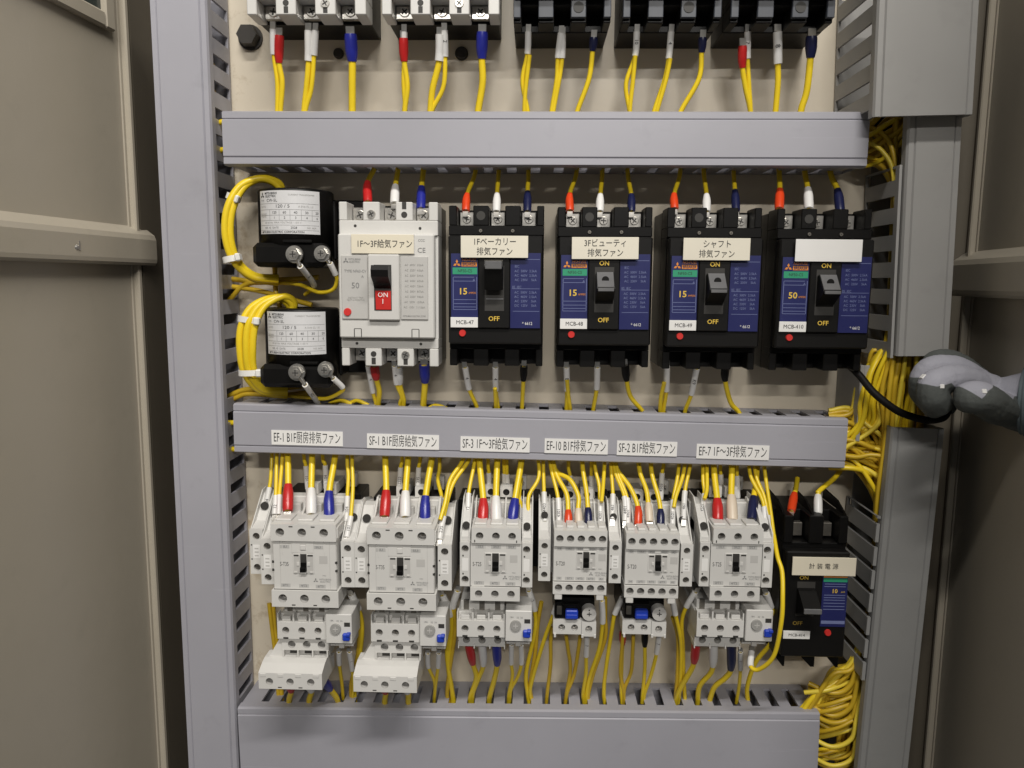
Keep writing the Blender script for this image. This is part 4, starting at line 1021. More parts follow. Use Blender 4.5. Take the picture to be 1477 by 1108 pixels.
feed(1, [('thick yellow wire with red boot on the %s', BIG, 'red', None, [555, 635, 556, 669, 557, 708, 554.6, 745], 66),
       ('thick yellow wire with white boot on the %s', BIG, 'white', None, [590, 636, 588, 669, 585, 709, 584.5, 746], 66),
       ('thick yellow wire with blue boot on the %s', BIG, 'blue', None, [628, 638, 622, 667, 614, 716, 613, 752], 66),
       ('thin wire in a white tube behind the white boot of the %s', THIN, None, '2222', [579, 640, 580, 664, 578, 674, 575.5, 708], 30),
       ('thin wire in a white tube behind the blue boot of the %s', THIN, None, '235', [606, 640, 606, 664, 604, 674, 602.5, 706], 30),
       ('kinked thin yellow wire right of the blue boot of the %s', THIN, None, '', [634, 650, 634, 675, 631.6, 693, 637.5, 718, 638, 738], 40),
       ('thin yellow wire sweeping to the side block of the %s', 1.6, None, '235', [680, 640, 676, 664, 653, 699, 640, 745, 634, 778], 74),
       ('second yellow wire sweeping beside it to the %s', 1.6, None, None, [674, 640, 668, 666, 650, 692, 641, 725, 635, 750], 70)])
feed(2, [('thin yellow wire to the tube at the near column of the %s', THIN, None, '12', [687, 640, 684, 669.5, 676, 712, 675, 752], 66),
       ('thick yellow wire with red boot on the %s', BIG, 'red', None, [691, 640, 692, 671, 697, 720, 696, 754], 68),
       ('thick yellow wire with white boot on the %s', BIG, 'white', None, [719, 640, 717, 673, 715.4, 716.6, 716, 752], 68),
       ('thick yellow wire with blue boot on the %s', BIG, 'blue', None, [754, 640, 751.5, 669.5, 743, 720, 739, 753], 68),
       ('thin wire in a white tube between red and white boots of the %s', THIN, None, '546', [704, 640, 704, 672, 705, 682, 706, 718], 30),
       ('thin wire in a tube nearest the white boot of the %s', THIN, None, '', [726, 640, 727, 673, 727.5, 683, 728, 716], 28),
       ('thin wire in a white tube touching the blue boot of the %s', THIN, None, '4403', [731, 640, 731, 673, 731, 684, 733, 717], 30),
       ('thin yellow wire just behind the blue boot of the %s', THIN, None, '101', [752, 690, 749, 717, 754, 735, 755, 766], 70),
       ('bent thin yellow wire to the far column of the %s', THIN, None, '4601', [773, 640, 777.5, 686, 763, 715, 762, 741, 761, 779], 74)])
feed(3, [('thin yellow wire to the near side block of the %s', THIN, None, '4403', [783, 645, 784, 686, 784.7, 710, 786, 752], 60),
       ('yellow wire whose tube stands just before the orange boot of the %s', THIN, None, '4301', [790, 645, 796, 681, 805, 719, 806, 758], 66),
       ('yellow wire with orange boot on the %s', 1.8, 'orange', None, [794, 648, 802.5, 684, 817, 712, 819.5, 736, 820, 760], 68),
       ('yellow wire with cream boot on the %s', 1.8, 'cream', None, [790, 655, 802.5, 680, 822, 692, 834, 715, 834, 734, 835, 758], 68),
       ('yellow wire with navy boot on the %s', 1.8, 'navy', None, [839, 645, 840.6, 676, 846, 710, 848, 733, 849, 757], 68),
       ('thin wire in a dim tube behind the cream boot of the %s', THIN, None, '501', [820, 650, 820, 676, 822, 686, 824, 722], 28),
       ('thin wire in a dim tube behind the navy boot of the %s', THIN, None, '0', [853, 650, 853, 676, 853, 686, 854.6, 720], 28),
       ('thin yellow wire leading into the tube right of the navy boot of the %s', THIN, None, '4301', [856, 645, 858.5, 676, 864, 699, 865.5, 722, 866.6, 763], 68),
       ('thin yellow wire joining the same tube by the navy boot of the %s', THIN, None, None, [873, 650, 870, 682.5, 868.5, 705, 867.6, 724], 62),
       ('thin yellow wire to the far side block of the %s', THIN, None, '461', [880, 650, 882, 684, 884, 713, 883, 749], 60)])
feed(4, [('thin yellow wire in the outer tube before the orange boot of the %s', THIN, None, '4401', [886, 650, 886.6, 679, 900.6, 716.6, 901.5, 752], 66),
       ('thin yellow wire in the tube nearest the orange boot of the %s', THIN, None, '4401', [888, 650, 891, 682, 904.5, 719, 905.5, 760], 68),
       ('yellow wire with orange boot on the %s', 1.8, 'orange', None, [880, 655, 890, 677.6, 909, 703.6, 920, 731, 920.4, 757], 68),
       ('yellow wire with cream boot on the %s', 1.8, 'cream', None, [920, 650, 923, 681, 932, 706, 935, 726, 937, 753], 68),
       ('yellow wire with navy boot on the %s', 1.8, 'navy', None, [938, 650, 940, 682.5, 949, 715, 952.6, 735, 953, 760], 68),
       ('thin wire in a white tube above the navy boot of the %s', THIN, None, '4503', [957, 640, 957, 672, 955, 682, 953, 720], 30),
       ('thin yellow wire into the slanted tube right of the navy boot of the %s', THIN, None, '4501', [981, 650, 977.6, 686, 971, 722, 970, 762], 66),
       ('second thin yellow wire above the slanted tube of the %s', THIN, None, None, [990, 650, 986, 686, 976, 716, 972, 732], 60),
       ('thin yellow wire to the far side block of the %s', THIN, None, '461', [998, 645, 995, 674, 988, 708.5, 986, 749], 60)])
feed(5, [('thin yellow wire into the slanted tube of the %s', THIN, None, '4501', [1014, 650, 1014, 690, 1016, 713, 1010, 751], 66),
       ('short thin yellow wire beside the slanted tube of the %s', THIN, None, None, [1019, 650, 1019.5, 690, 1018.5, 708, 1016, 720], 60),
       ('thick yellow wire with red boot on the %s', BIG, 'red', None, [1028, 650, 1030.5, 686, 1034.4, 720, 1035.4, 751], 68),
       ('thick yellow wire with cream boot on the %s', BIG, 'cream', None, [1056, 650, 1055.5, 684, 1055, 715, 1056.5, 751], 68),
       ('dark wire end with navy boot on the %s', 2.4, 'navy', None, [1092, 670, 1090, 700, 1087.5, 717, 1084, 750], 68),
       ('thin wire in a white tube behind the cream boot of the %s', THIN, None, '', [1063, 650, 1063, 676, 1063, 686, 1064, 718], 30),
       ('thin wire in a white tube behind the red boot of the %s', THIN, None, '', [1040, 650, 1039, 676, 1039.5, 684, 1041, 712], 28),
       ('thin yellow wire nearest the navy boot of the %s', THIN, None, '', [1079, 650, 1082.5, 686, 1097, 715, 1102, 732, 1103, 757], 70),
       ('yellow wire leading into the numbered tube by the navy boot of the %s', THIN, None, '4501', [1086, 650, 1090.6, 687, 1102, 716, 1107, 744, 1108, 780], 74),
       ('outermost thin yellow wire right of the navy boot of the %s', THIN, None, None, [1100, 650, 1103.6, 686, 1111.7, 731, 1116, 772], 64)])
add_wire('long yellow loop hanging past the small two pole breaker to the relay below EF-7', [1116, 772, 1121.5, 803, 1128, 825, 1129, 860, 1127, 897, 1116.6, 945, 1096, 965, 1083, 962, 1084, 940], 1.6, 64, 66, None, '', 30)

# from the breakers down into the sticker duct, listed duct to device
def dn(rows, d0=26):
    for desc, r, boot, mark, fl, d1 in rows: add_wire(desc, fl, r, d0, d1, boot, mark)
wb = 'below the white 50 ampere breaker'
dn([('yellow wire with white tube '+wb, THIN, None, '4', [542, 596, 542, 582, 538, 566, 531, 528], 44), ('yellow wire with red boot '+wb, 2.2, 'red', None, [545, 598, 545.5, 582, 547, 564, 543, 547, 540, 528], 44),
    ('yellow wire with grey white tube '+wb, THIN, None, '4', [576, 598, 577, 582, 579, 572, 572, 554, 569, 528], 44), ('second yellow wire at the middle terminal '+wb, 1.7, 'white', None, [581, 598, 582, 584, 582, 574, 577, 554, 575, 530], 42),
    ('thick yellow wire with blue boot '+wb, 2.6, 'blue', None, [610, 600, 610.6, 584, 613, 551, 612, 526], 44)])
b1, b2, b3 = 'below the breaker marked MCB-47', 'below the breaker marked MCB-48', 'below the breaker marked MCB-49'
dn([('yellow wire with slanted white tube '+b1, 1.6, None, '4', [690, 600, 687, 585, 676.7, 561, 671, 530], 44), ('yellow wire with upright white tube '+b1, 1.6, None, '4', [719, 600, 718, 585, 715, 563, 714.6, 530], 44), ('second yellow wire by the upright tube '+b1, 1.5, None, None, [715, 600, 715, 585, 714, 560], 42),
    ('yellow wire with black boot '+b1, 1.6, 'black', None, [753, 600, 753, 586, 755, 549, 755.7, 528], 44),
    ('yellow wire with white tube '+b2, 1.6, None, 'B', [817, 600, 817, 588, 818, 563, 817, 530], 44), ('yellow wire doubling the tubed one '+b2, 1.6, None, None, [822, 600, 821, 588, 819, 570, 818, 548], 42), ('yellow wire with slightly leaning white tube '+b2, 1.6, None, '', [855, 600, 856, 588, 860.6, 561, 861.5, 530], 44),
    ('yellow wire curving from a black boot '+b2, 1.7, 'black', None, [930, 600, 925, 591, 909.5, 572, 904, 549, 901.6, 526], 44),
    ('yellow wire with white tube '+b3, 1.6, None, '', [958, 602, 957, 592, 961, 564, 962, 528], 44), ('yellow wire bowing beside the white tube '+b3, 1.6, None, None, [953, 602, 953, 592, 954, 572, 958, 552], 42), ('yellow wire with leaning numbered tube '+b3, 1.6, None, 'K9', [987, 602, 989, 590, 997, 569, 1004.7, 532], 44),
    ('yellow wire curving from a black boot '+b3, 1.8, 'black', None, [1070, 606, 1065, 594, 1053.7, 580, 1046, 549, 1046, 526], 44)])
for i, (x, y) in enumerate(((1102, 603), (1137, 604), (1170, 603), (1034, 600), (629, 583), (488, 574), (512, 576))):
    add_wire('short bit of yellow wire showing through an empty slot of the sticker duct', [x-16, y+10, x-3, y+4, x+6, y+3, x+20, y+9], 1.6, 26, 30, group='wire bits seen in slots')

# from the breakers up into the plain duct, listed duct to device
def upr(rows, d0=12):
    for desc, r, boot, fl, d1 in rows: add_wire(desc, fl, r, d0, d1, boot, None)
upr([('wire with dark red boot on top of the white 50 ampere breaker', 2.0, 'red', [546, 215, 541, 241, 530.5, 263, 530.5, 292], 44), ('wire with white boot on top of the white 50 ampere breaker', 2.0, 'white', [576, 215, 574, 245, 570.5, 268, 569, 294], 44), ('wire with blue boot on top of the white 50 ampere breaker', 2.2, 'blue', [612, 215, 610.6, 247, 608, 270, 607, 302], 44)])
for mcb, q in (('MCB-47', [('orange', 690, 215, 685, 251, 674, 280, 671.7, 305), ('white', 720, 215, 719, 251, 717, 280, 716, 306), ('navy', 763, 215, 762, 256, 761, 277, 760.5, 306)]),
               ('MCB-48', [('orange', 836, 215, 830.6, 253, 822, 280, 822, 305), ('white', 870, 215, 868.5, 254, 866, 281, 865, 306), ('navy', 903, 215, 906, 255, 910.5, 281, 910.5, 306)]),
               ('MCB-49', [('orange', 984, 215, 980.4, 253, 972.5, 280, 973, 302), ('white', 1012, 215, 1015.8, 255, 1019, 281, 1019, 306), ('navy', 1057, 215, 1058.4, 253, 1060, 275, 1061.6, 306)]),
               ('MCB-410', [('orange', 1123, 215, 1123.8, 250, 1124.8, 273.7, 1123.8, 302), ('white', 1157, 215, 1161, 250, 1165, 272, 1166.8, 302), ('navy', 1192, 215, 1199, 254, 1207.8, 273.7, 1212, 306)])):
    for cc, *fl in q: add_wire('yellow wire with %s boot on top of the breaker marked %s' % (cc, mcb), fl, 2.0 if mcb == 'MCB-410' else 1.7, 12, 46, cc, None)

# top row down into the plain duct, listed duct to device
t1, t2 = 'the outermost top white breaker', 'the top white breaker beside black ones'
k1, k2, k3 = 'the top black breaker beside white ones', 'the middle top row black breaker', 'the top black breaker beside the wide duct'
def tp(rows):
    for desc, r, boot, mark, fl in rows: add_wire(desc, fl, r, 30, 42, boot, mark)
tp([('yellow wire with white tube under '+t1, 1.7, None, '', [400, 180, 400, 158, 400, 119, 395, 79, 394, 42]), ('yellow wire with red boot under '+t1, 2.0, 'red', None, [404, 180, 404.5, 158, 407, 119, 402.5, 91, 403, 51]),
    ('yellow wire in the outer of two white tubes under '+t1, 2.0, None, '', [438, 180, 438.5, 158, 442, 125, 445, 88, 445, 44]), ('yellow wire in the inner of two white tubes under '+t1, 1.7, None, '', [440, 180, 441, 158, 449, 128, 453, 80, 455, 44]),
    ('thick yellow wire with blue boot under '+t1, 2.9, 'blue', None, [508, 180, 508, 158, 508, 120, 508, 89, 505.5, 49]),
    ('yellow wire with white tube under '+t2, 1.6, None, '3', [584, 180, 584.5, 158, 582, 119, 583, 82, 583, 46]), ('yellow wire with red boot under '+t2, 2.0, 'red', None, [584, 180, 584, 156, 587.5, 125, 583, 89, 582, 55]),
    ('thick yellow wire in a white tube under '+t2, 2.5, None, '', [620, 180, 621, 156, 624, 128, 633.6, 88, 635, 50]), ('thin yellow wire in a numbered white tube under '+t2, 1.7, None, '2', [616, 180, 624.7, 156, 639.6, 125, 642, 82, 641, 44]),
    ('thick yellow wire with blue boot under '+t2, 2.7, 'blue', None, [688, 180, 690, 158, 696, 119, 695, 85, 695.6, 46]),
    ('yellow wire with white tube under '+k1, 1.6, None, '', [764, 180, 760.7, 157, 753.5, 117, 760.7, 78, 762, 46]), ('yellow wire beside the white tube under '+k1, 1.6, None, None, [757, 180, 757, 157, 759, 126, 764, 79]),
    ('yellow wire in the longer of two tubes under '+k1, 1.6, None, '', [794, 180, 796, 157, 803, 114, 804.6, 84, 809, 48]), ('yellow wire in the shorter of two tubes under '+k1, 1.5, None, '', [796, 180, 799, 157, 807, 114, 811, 84, 812, 50]),
    ('yellow wire with navy boot under '+k1, 1.8, 'navy', None, [828, 180, 834, 157, 849.5, 114, 854.7, 74, 856.4, 54]),
    ('bowed yellow wire with white tube under '+k2, 1.6, None, '10', [912, 180, 907.5, 157, 903, 121, 916, 81, 918.5, 46]), ('straight yellow wire by the white tube under '+k2, 1.6, None, None, [910, 180, 909.5, 157, 912.5, 124, 916.5, 80]),
    ('yellow wire in a shiny white tube under '+k2, 1.6, None, '4', [940, 180, 944.5, 157, 958, 117, 964.5, 84.6, 968, 46]), ('second yellow wire by the shiny tube under '+k2, 1.6, None, None, [944, 180, 948, 157, 960, 117, 967, 84]),
    ('yellow wire with navy boot under '+k2, 1.8, 'navy', None, [975, 180, 984, 157, 1008, 114, 1012, 76, 1013.5, 54]),
    ('yellow wire with white tube under '+k3, 1.6, None, '7', [1082, 180, 1082.6, 157, 1081, 131, 1078.4, 84.6, 1078.4, 46]), ('yellow wire with red boot under '+k3, 1.9, 'red', None, [1083, 180, 1082, 157, 1076, 130, 1071, 98, 1071, 66]),
    ('thick yellow wire in a white tube under '+k3, 2.3, None, '8', [1117, 180, 1119, 157, 1122, 120, 1122, 92, 1121.6, 46]), ('thick pale yellow wire with navy boot under '+k3, 2.6, 'navy', None, [1153, 180, 1156, 157, 1163.7, 131, 1169, 83.6, 1170.6, 52])])

# from the relays and contactors down into the bottom duct, listed duct to device
def lo(rows, d0=26):
    for desc, r, boot, mark, fl, d1 in rows: add_wire(desc, fl, r, d0, d1, boot, mark, m=yel2 if mark is None and boot is None else None)
def rl(n): return 'the relay below %s' % NAMES[n]
lo([('dull yellow wire running behind the covers beside '+rl(0), 1.7, None, None, [402, 1010, 399, 960, 392, 905, 388, 870], 20), ('second dull yellow wire behind the covers beside '+rl(0), 1.7, None, None, [407, 1010, 404, 960, 398, 905, 394, 870], 18),
    ('yellow cable curving around the dial side of '+rl(0), 2.0, None, '', [512, 1012, 511, 985, 519, 942, 522, 903, 517, 879, 507, 858], 54), ('second yellow cable around the dial side of '+rl(0), 1.8, None, None, [507, 1012, 508, 985, 516, 942, 518.5, 903, 513, 882], 50),
    ('yellow wire in the plain ferrule under the dial of '+rl(0), 1.4, None, '', [495, 1008, 493, 985, 489.5, 958, 489, 940], 58), ('yellow wire in the marked tube under the dial of '+rl(0), 1.4, None, '1', [508, 1012, 510, 990, 508, 966, 504, 940], 58),
    ('thick yellow wire hidden under the lug cover of '+rl(0), 2.4, 'red', None, [418, 1030, 417, 1010, 420, 996, 414, 976], 66), ('thick yellow wire in the middle under the lug cover of '+rl(0), 2.4, 'white', None, [447, 1030, 446, 1010, 449, 996, 438, 976], 66), ('thick yellow wire nearest the dial under the lug cover of '+rl(0), 2.4, 'blue', None, [490, 1024, 486, 1008, 476, 994, 462, 976], 66),
    ('yellow cable dropping from the far side block beside '+rl(1), 1.9, None, '', [653, 1014, 652, 996, 645, 945, 649, 888, 638, 858], 54), ('yellow wire in the plain ferrule under the dial of '+rl(1), 1.4, None, '', [626, 1012, 627, 985, 618, 962, 617, 942], 58), ('yellow wire in the second ferrule under the dial of '+rl(1), 1.4, None, '', [626, 1014, 628, 990, 632, 962, 633, 942], 58),
    ('thick yellow wire hidden under the lug cover of '+rl(1), 2.4, 'red', None, [556, 1032, 555, 1012, 556, 998, 548, 982], 66), ('thick yellow wire in the middle under the lug cover of '+rl(1), 2.4, 'white', None, [590, 1032, 589, 1012, 588, 998, 578, 982], 66),
    ('yellow cable dropping in front of the near edge of '+rl(2), 1.9, None, '', [655, 1014, 652, 996, 646.5, 959, 651, 910, 653, 876, 660, 852], 54), ('second yellow cable dropping before the near edge of '+rl(2), 1.7, None, None, [647, 1014, 645, 996, 651, 955, 657, 912, 655, 876], 50),
    ('yellow wire with red boot under '+rl(2), 2.2, 'red', None, [678, 1016, 679, 1004, 687, 978, 682, 957, 676, 928], 62), ('yellow wire with white boot under '+rl(2), 1.9, 'white', None, [681, 1016, 682, 1000, 691, 977, 697, 959, 695, 928], 62), ('yellow wire with blue boot under '+rl(2), 2.3, 'blue', None, [705, 1016, 706.6, 1004, 713, 980, 717, 958, 716, 928], 62),
    ('yellow wire in the first ferrule under the dial of '+rl(2), 1.4, None, '', [733, 1014, 734, 1000, 739, 975, 737.5, 957, 738, 930], 58), ('yellow wire in the ferrule nearest the blue button of '+rl(2), 1.4, None, '', [735, 1014, 737, 995, 747, 976, 752, 957, 752, 930], 58),
    ('yellow wire from a numbered tube at the far side of '+rl(2), 1.7, None, '2', [763, 1014, 761, 1000, 759, 970, 771.7, 910, 771, 880, 763, 852], 56), ('yellow wire curving in front of the numbered one by '+rl(2), 1.7, None, None, [768, 1014, 764, 990, 772, 940, 774, 903, 781, 868], 50),
    ('long yellow wire slanting away from the near tube of '+rl(3), 1.6, None, '', [768, 1014, 764, 1000, 770, 972, 786, 920, 799, 885, 805, 868], 62), ('yellow wire hanging under the near corner of '+rl(3), 1.5, None, None, [788, 1014, 789, 1000, 794, 959, 794.4, 926, 796, 905], 50),
    ('yellow wire leaning inward under '+rl(3), 1.5, None, None, [815, 1014, 817, 1000, 822, 965, 818, 936, 815, 908], 50), ('yellow wire leaning outward under '+rl(3), 1.5, None, None, [815, 1018, 818, 998, 827, 975, 835, 939, 838, 908], 50),
    ('yellow wire with numbered tube under '+rl(3), 1.5, None, '7', [842, 1014, 841, 1000, 845, 972, 845.5, 946, 847, 914], 58), ('yellow wire with white tube beside the dial of '+rl(3), 1.6, None, '', [845, 1016, 846, 1002, 851, 975, 864, 936, 869, 898, 868, 866], 66),
    ('yellow wire following the tubed one beside the dial of '+rl(3), 1.6, None, None, [848, 1016, 850, 1000, 858, 968, 872, 920, 874, 890, 873, 862], 56),
    ('yellow wire with slanted tube from the far block above '+rl(3), 1.6, None, '', [872, 1014, 871, 1000, 873, 972, 882.7, 908, 887, 885, 898, 862], 62), ('yellow wire forming a V under '+rl(4), 1.5, None, None, [899, 1016, 899, 1000, 894, 968, 898, 932, 899, 905], 50), ('other yellow wire of the V under '+rl(4), 1.5, None, None, [900, 1018, 901, 994, 909, 968, 913.6, 936, 914, 905], 50),
    ('yellow wire straight down from '+rl(4), 1.5, 'black', None, [926, 1014, 927, 1000, 930, 965, 930, 932, 930, 912], 52), ('yellow wire with numbered tube under '+rl(4), 1.5, None, '7', [928, 1014, 930, 1000, 939.6, 972, 947, 942, 951, 914], 58),
    ('yellow wire with red boot under '+rl(4), 1.5, 'red', None, [897, 1014, 896, 990, 897, 950, 898, 930, 898, 912], 46),
    ('yellow wire with white tube beside the dial of '+rl(4), 1.6, None, '', [978, 1014, 980, 1000, 982, 970, 982, 926, 974, 886, 969, 860], 64), ('yellow wire following the tubed one beside the dial of '+rl(4), 1.6, None, None, [974, 1014, 975, 998, 978, 968, 977, 920, 970, 890], 50),
    ('yellow wire with slanted tube from the far block above '+rl(4), 1.6, None, '', [988, 1010, 986, 970, 985, 930, 983.4, 897, 990, 875, 1003, 854], 60),
    ('yellow wire with red boot under '+rl(5), 2.2, 'red', None, [974, 1016, 980, 996, 996, 968, 1001, 955, 1004, 928], 62), ('yellow wire with white boot under '+rl(5), 2.2, 'white', None, [1006, 1016, 1009, 990, 1024, 972, 1028, 960, 1029, 928], 62), ('yellow wire with navy boot under '+rl(5), 2.3, 'navy', None, [1022, 1016, 1030, 992, 1046, 978, 1054, 965, 1055, 928], 62),
    ('yellow wire bowing round the dial side of '+rl(5), 1.8, None, '', [1079, 1014, 1078, 990, 1090, 955, 1113, 926, 1120, 897, 1112, 876, 1105, 856], 52),
    ('thin yellow wire in the marked tube under the dial of '+rl(5), 1.4, None, '1', [1062, 1014, 1066, 990, 1068, 965, 1068, 940], 58)])
# 2-pole breaker leads
add_wire('yellow wire with orange boot on the small two pole breaker', [1150, 690, 1148, 705, 1146, 712, 1141, 738], 1.9, 20, 50, 'orange')
add_wire('yellow wire with white boot on the small two pole breaker', [1222, 664, 1205, 688, 1182, 708, 1180, 714, 1180, 741], 1.9, 20, 50, 'white')

# current transformer cables, ties and leads
def cable_loop(label, strands, t):
    org = P(*strands[0][0][0:2], .04); mb = MB(yel)
    for fl, ds in strands:
        pts = [P(fl[i], fl[i+1], ds[i//2]/1000) for i in range(0, len(fl), 2)]
        mb.tube(spline([(p-org)*1000 for p in pts], 9), 2.8, 12)
    return tag(mb.build('cable_loop', None, loc=org), label, 'cable loop', 'yellow cable loops')
DS = [33, 34, 40, 46, 50, 50, 46, 38, 32]
def off(fl, dx, dy):
    o = list(fl); n = len(fl)//2
    for i in range(n):
        u = math.sin(math.pi*i/(n-1)); o[2*i] += dx*u; o[2*i+1] += dy*(1-u)
    return o
L1 = [404, 290, 402, 268, 378, 257, 347, 268, 328, 300, 325, 340, 337, 376, 364, 398, 402, 402]
cable_loop('yellow cable loop tied through the upper current transformer', [(off(L1, 0, 2), DS), (off(L1, 8, -1), [d-2 for d in DS]), (off(L1, 3, 6), [d-7 for d in DS])], ct1)
L2 = [418, 460, 417, 440, 396, 429, 364, 442, 348, 470, 346, 505, 353, 538, 376, 562, 415, 566]
cable_loop('yellow cable loop tied through the lower current transformer', [(off(L2, 0, 2), DS), (off(L2, 10, -1), [d+2 for d in DS]), (off(L2, 20, -4), [d+1 for d in DS]), (off(L2, 10, 5), [d-6 for d in DS])], ct2)
def tie(px0, py0, px1, py1, d, label):
    a, b = P(px0, py0, d), P(px1, py1, d); c = (a+b)/2; L = (b-a).length*1000
    mb = MB(nylon); n = 20; ring = []
    for k, z in enumerate((-2.3, 2.3)):
        for i in range(n):
            an = 2*math.pi*i/n; ring.append((L/2*math.cos(an), 5.6*math.sin(an), z))
    mb.add(ring, [[i, (i+1) % n, n+(i+1) % n, n+i] for i in range(n)], 0, True)
    mb.add([(x*.93, y*.9, z) for x, y, z in ring], [[i, (i+1) % n, n+(i+1) % n, n+i] for i in range(n)], 0, True)
    for s_ in (0, n): mb.add([ring[s_+i] for i in range(n)]+[(ring[s_+i][0]*.93, ring[s_+i][1]*.9, ring[s_+i][2]) for i in range(n)], [[i, (i+1) % n, n+(i+1) % n, n+i] for i in range(n)])
    o = mb.build('cable_tie', None, loc=c)
    mb = MB(nylon); mb.box(L*.30, L*.56, -8, -3, -3, 3, .9); mb.build('tie_head', o)
    o.rotation_euler.y = -math.atan2(b.z-a.z, b.x-a.x)
    return tag(o, label, 'cable tie', 'white cable ties')
tie(327, 281, 347, 289, .044, 'white cable tie near the top of the upper cable loop')
tie(322, 376, 349, 371, .047, 'white cable tie near the bottom of the upper cable loop')
tie(343, 459, 376, 463, .048, 'white cable tie near the top of the lower cable loop')
tie(344, 538, 380, 537, .049, 'white cable tie near the bottom of the lower cable loop')
def ct_lead(label, flat, d0, d1, mark, ring_to):
    w_ = add_wire(label, flat, 1.5, d0, d1, None, mark, tip=False, group='transformer leads')
    a = P(*ring_to, d1/1000)-w_.location; mb = MB(steel); mb.tube([Vector((0, 0, 0)), a*1000], [1.5, 2.3], 8); mb.build('ring_terminal', w_)
ct_lead('lead in a numbered white sleeve from the near bolt of the upper transformer', [440, 425, 453, 412, 433, 384], 24, 66, '6', (427, 371))
ct_lead('yellow lead arching from the far bolt of the upper transformer', [380, 408, 429, 410, 459, 421.7, 480, 418, 486, 405, 484, 396, 476, 380], 16, 62, '', (468, 370))
ct_lead('lead in a numbered white sleeve from the near bolt of the lower transformer', [466, 590, 458, 580, 440, 555], 26, 66, '622', (431, 541))
ct_lead('yellow lead arching from the far bolt of the lower transformer', [400, 570, 440, 573, 470, 575, 491, 566, 494, 559, 481, 546], 18, 62, '', (472, 536))
for fl, lab in (([316, 400, 345, 404, 379, 408, 460, 400], 'horizontal'), ([320, 446, 335, 428, 354, 410, 385, 404, 440, 402], 'steep'), ([318, 412, 350, 416, 380, 420, 402, 428, 450, 440], 'flat lower'), ([396, 370, 398, 420, 402, 436, 404, 470], 'upright')):
    add_wire('yellow wire running %s between the two cable loops' % lab, fl, 2.1, 14, 22, group='wires by the cable loops', m=yel2)
for fl, lab in (([322, 575, 340, 566, 358, 561, 400, 562, 440, 556], 'upper'), ([326, 580, 342, 573, 360, 567, 404, 570, 446, 566], 'lower')):
    add_wire('%s of two yellow wires entering the tall duct under the lower loop' % lab, fl, 2.0, 20, 22, group='wires by the cable loops', m=yel2)
for y in (176, 216, 612, 650):
    add_wire('yellow wire passing from the tall duct into the %s' % ('blank duct end' if y < 300 else 'sticker duct end'), [300, y+10, 313, y+3, 322, y-1, 345, y-2], 2.2, 26, 30, group='wires entering duct ends')

# ------------------------------------------------------------------ yellow wire bundles at the dark duct
hidden = MB(yel2); h_org = P(1260, 600, .03)
def bundle(n, fn, label, group, r=1.72, keep=1.0):
    for i in range(n):
        if i >= n*keep:                 # beyond three hundred wires: the ones hardest to see, as one mass
            fl, d0, d1, dm_ = fn(i)
            hidden.tube(spline([(p-h_org)*1000 for p in path(fl, d0, d1, dm_)]), r*1.12*random.uniform(.88, 1.12), 7); continue
        fl, d0, d1, dm_ = fn(i)
        add_wire(label, fl, r*random.uniform(.88, 1.12), d0, d1, dm=dm_, group=group, m=random.choice((yel, yel, yel2, mat('pale_yellow_insulation', (.80, .62, .06), .38, var=.08, scale=50))), n=8)
rnd = random.uniform
def f_vert(i):
    x = 1232+i*3.3+rnd(-2, 2); s = rnd(-6, 6)
    x = 1272+ (i % 22)*2.9+rnd(-2, 2)
    return [x+8+rnd(-3, 3), 470, x+4, 520, x+s, 560+rnd(-8, 8), x-4+rnd(-4, 4), 620, x-8, 690], rnd(20, 56), rnd(18, 50), rnd(-4, 6)
bundle(34, f_vert, 'yellow wire running upright in the bundle behind the gloved hand', 'upright wires behind the glove', keep=.5)
def f_fan(i):
    y = rnd(592, 676); x = 1195; k = rnd(0, 1)
    if i % 4 < 2:      # sweep up
        return [x, y, 1226, y-rnd(2, 10), 1240+rnd(-2, 10), y-30-rnd(0, 20), 1256+20*k, y-75-rnd(0, 20), 1274+20*k, y-100, 1288+12*k, 470], rnd(14, 36), rnd(22, 44), rnd(0, 8)
    if i % 4 == 2:      # sweep down
        return [x, y, 1228, y+rnd(-2, 6), 1250+12*k, y+22+rnd(0, 16), 1264+14*k, y+60+rnd(0, 20), 1263+12*k, 770], rnd(14, 42), rnd(14, 46), rnd(0, 12)
    return [x, y, 1232, y+rnd(-4, 8), 1258, y+rnd(4, 18), 1280, y+rnd(10, 34), 1290+10*k, y+60], rnd(18, 42), rnd(20, 54), rnd(0, 10)
bundle(76, f_fan, 'yellow wire fanning out of the end of the sticker duct', 'wires fanning from the sticker duct', keep=.44)
def f_long(i):
    x = 1274+i*2.2
    return [x+16, 490, x+8+rnd(-3, 3), 560, x-2+rnd(-4, 4), 640, x-10, 720, x-14, 800], rnd(40, 58), rnd(34, 50), 3
bundle(10, f_long, 'long yellow wire dropping straight past the sticker duct end', 'long wires past the sticker duct')
def f_left(i):
    x = 1236+i*2.5
    return [1268+i*2, 505, x+14+rnd(-4, 4), 540, x+2+rnd(-3, 3), 580, x-6+rnd(-4, 6), 612, 1212, 632+rnd(-20, 30)], rnd(30, 54), rnd(20, 42), rnd(0, 8)
bundle(14, f_left, 'yellow wire turning down into the sticker duct end', 'wires turning into the sticker duct')
def f_top(i):
    y = rnd(176, 240); k = rnd(0, 1)
    if i % 2: return [1232, y, 1256, y-rnd(0, 6), 1278, y-12-rnd(0, 14), 1300, y-34, 1316, y-60], rnd(14, 40), rnd(20, 50), 4
    return [1232, y, 1254, y+rnd(0, 6), 1270+8*k, y+14, 1284+6*k, y+40, 1290+6*k, y+90], rnd(14, 40), rnd(20, 50), 4
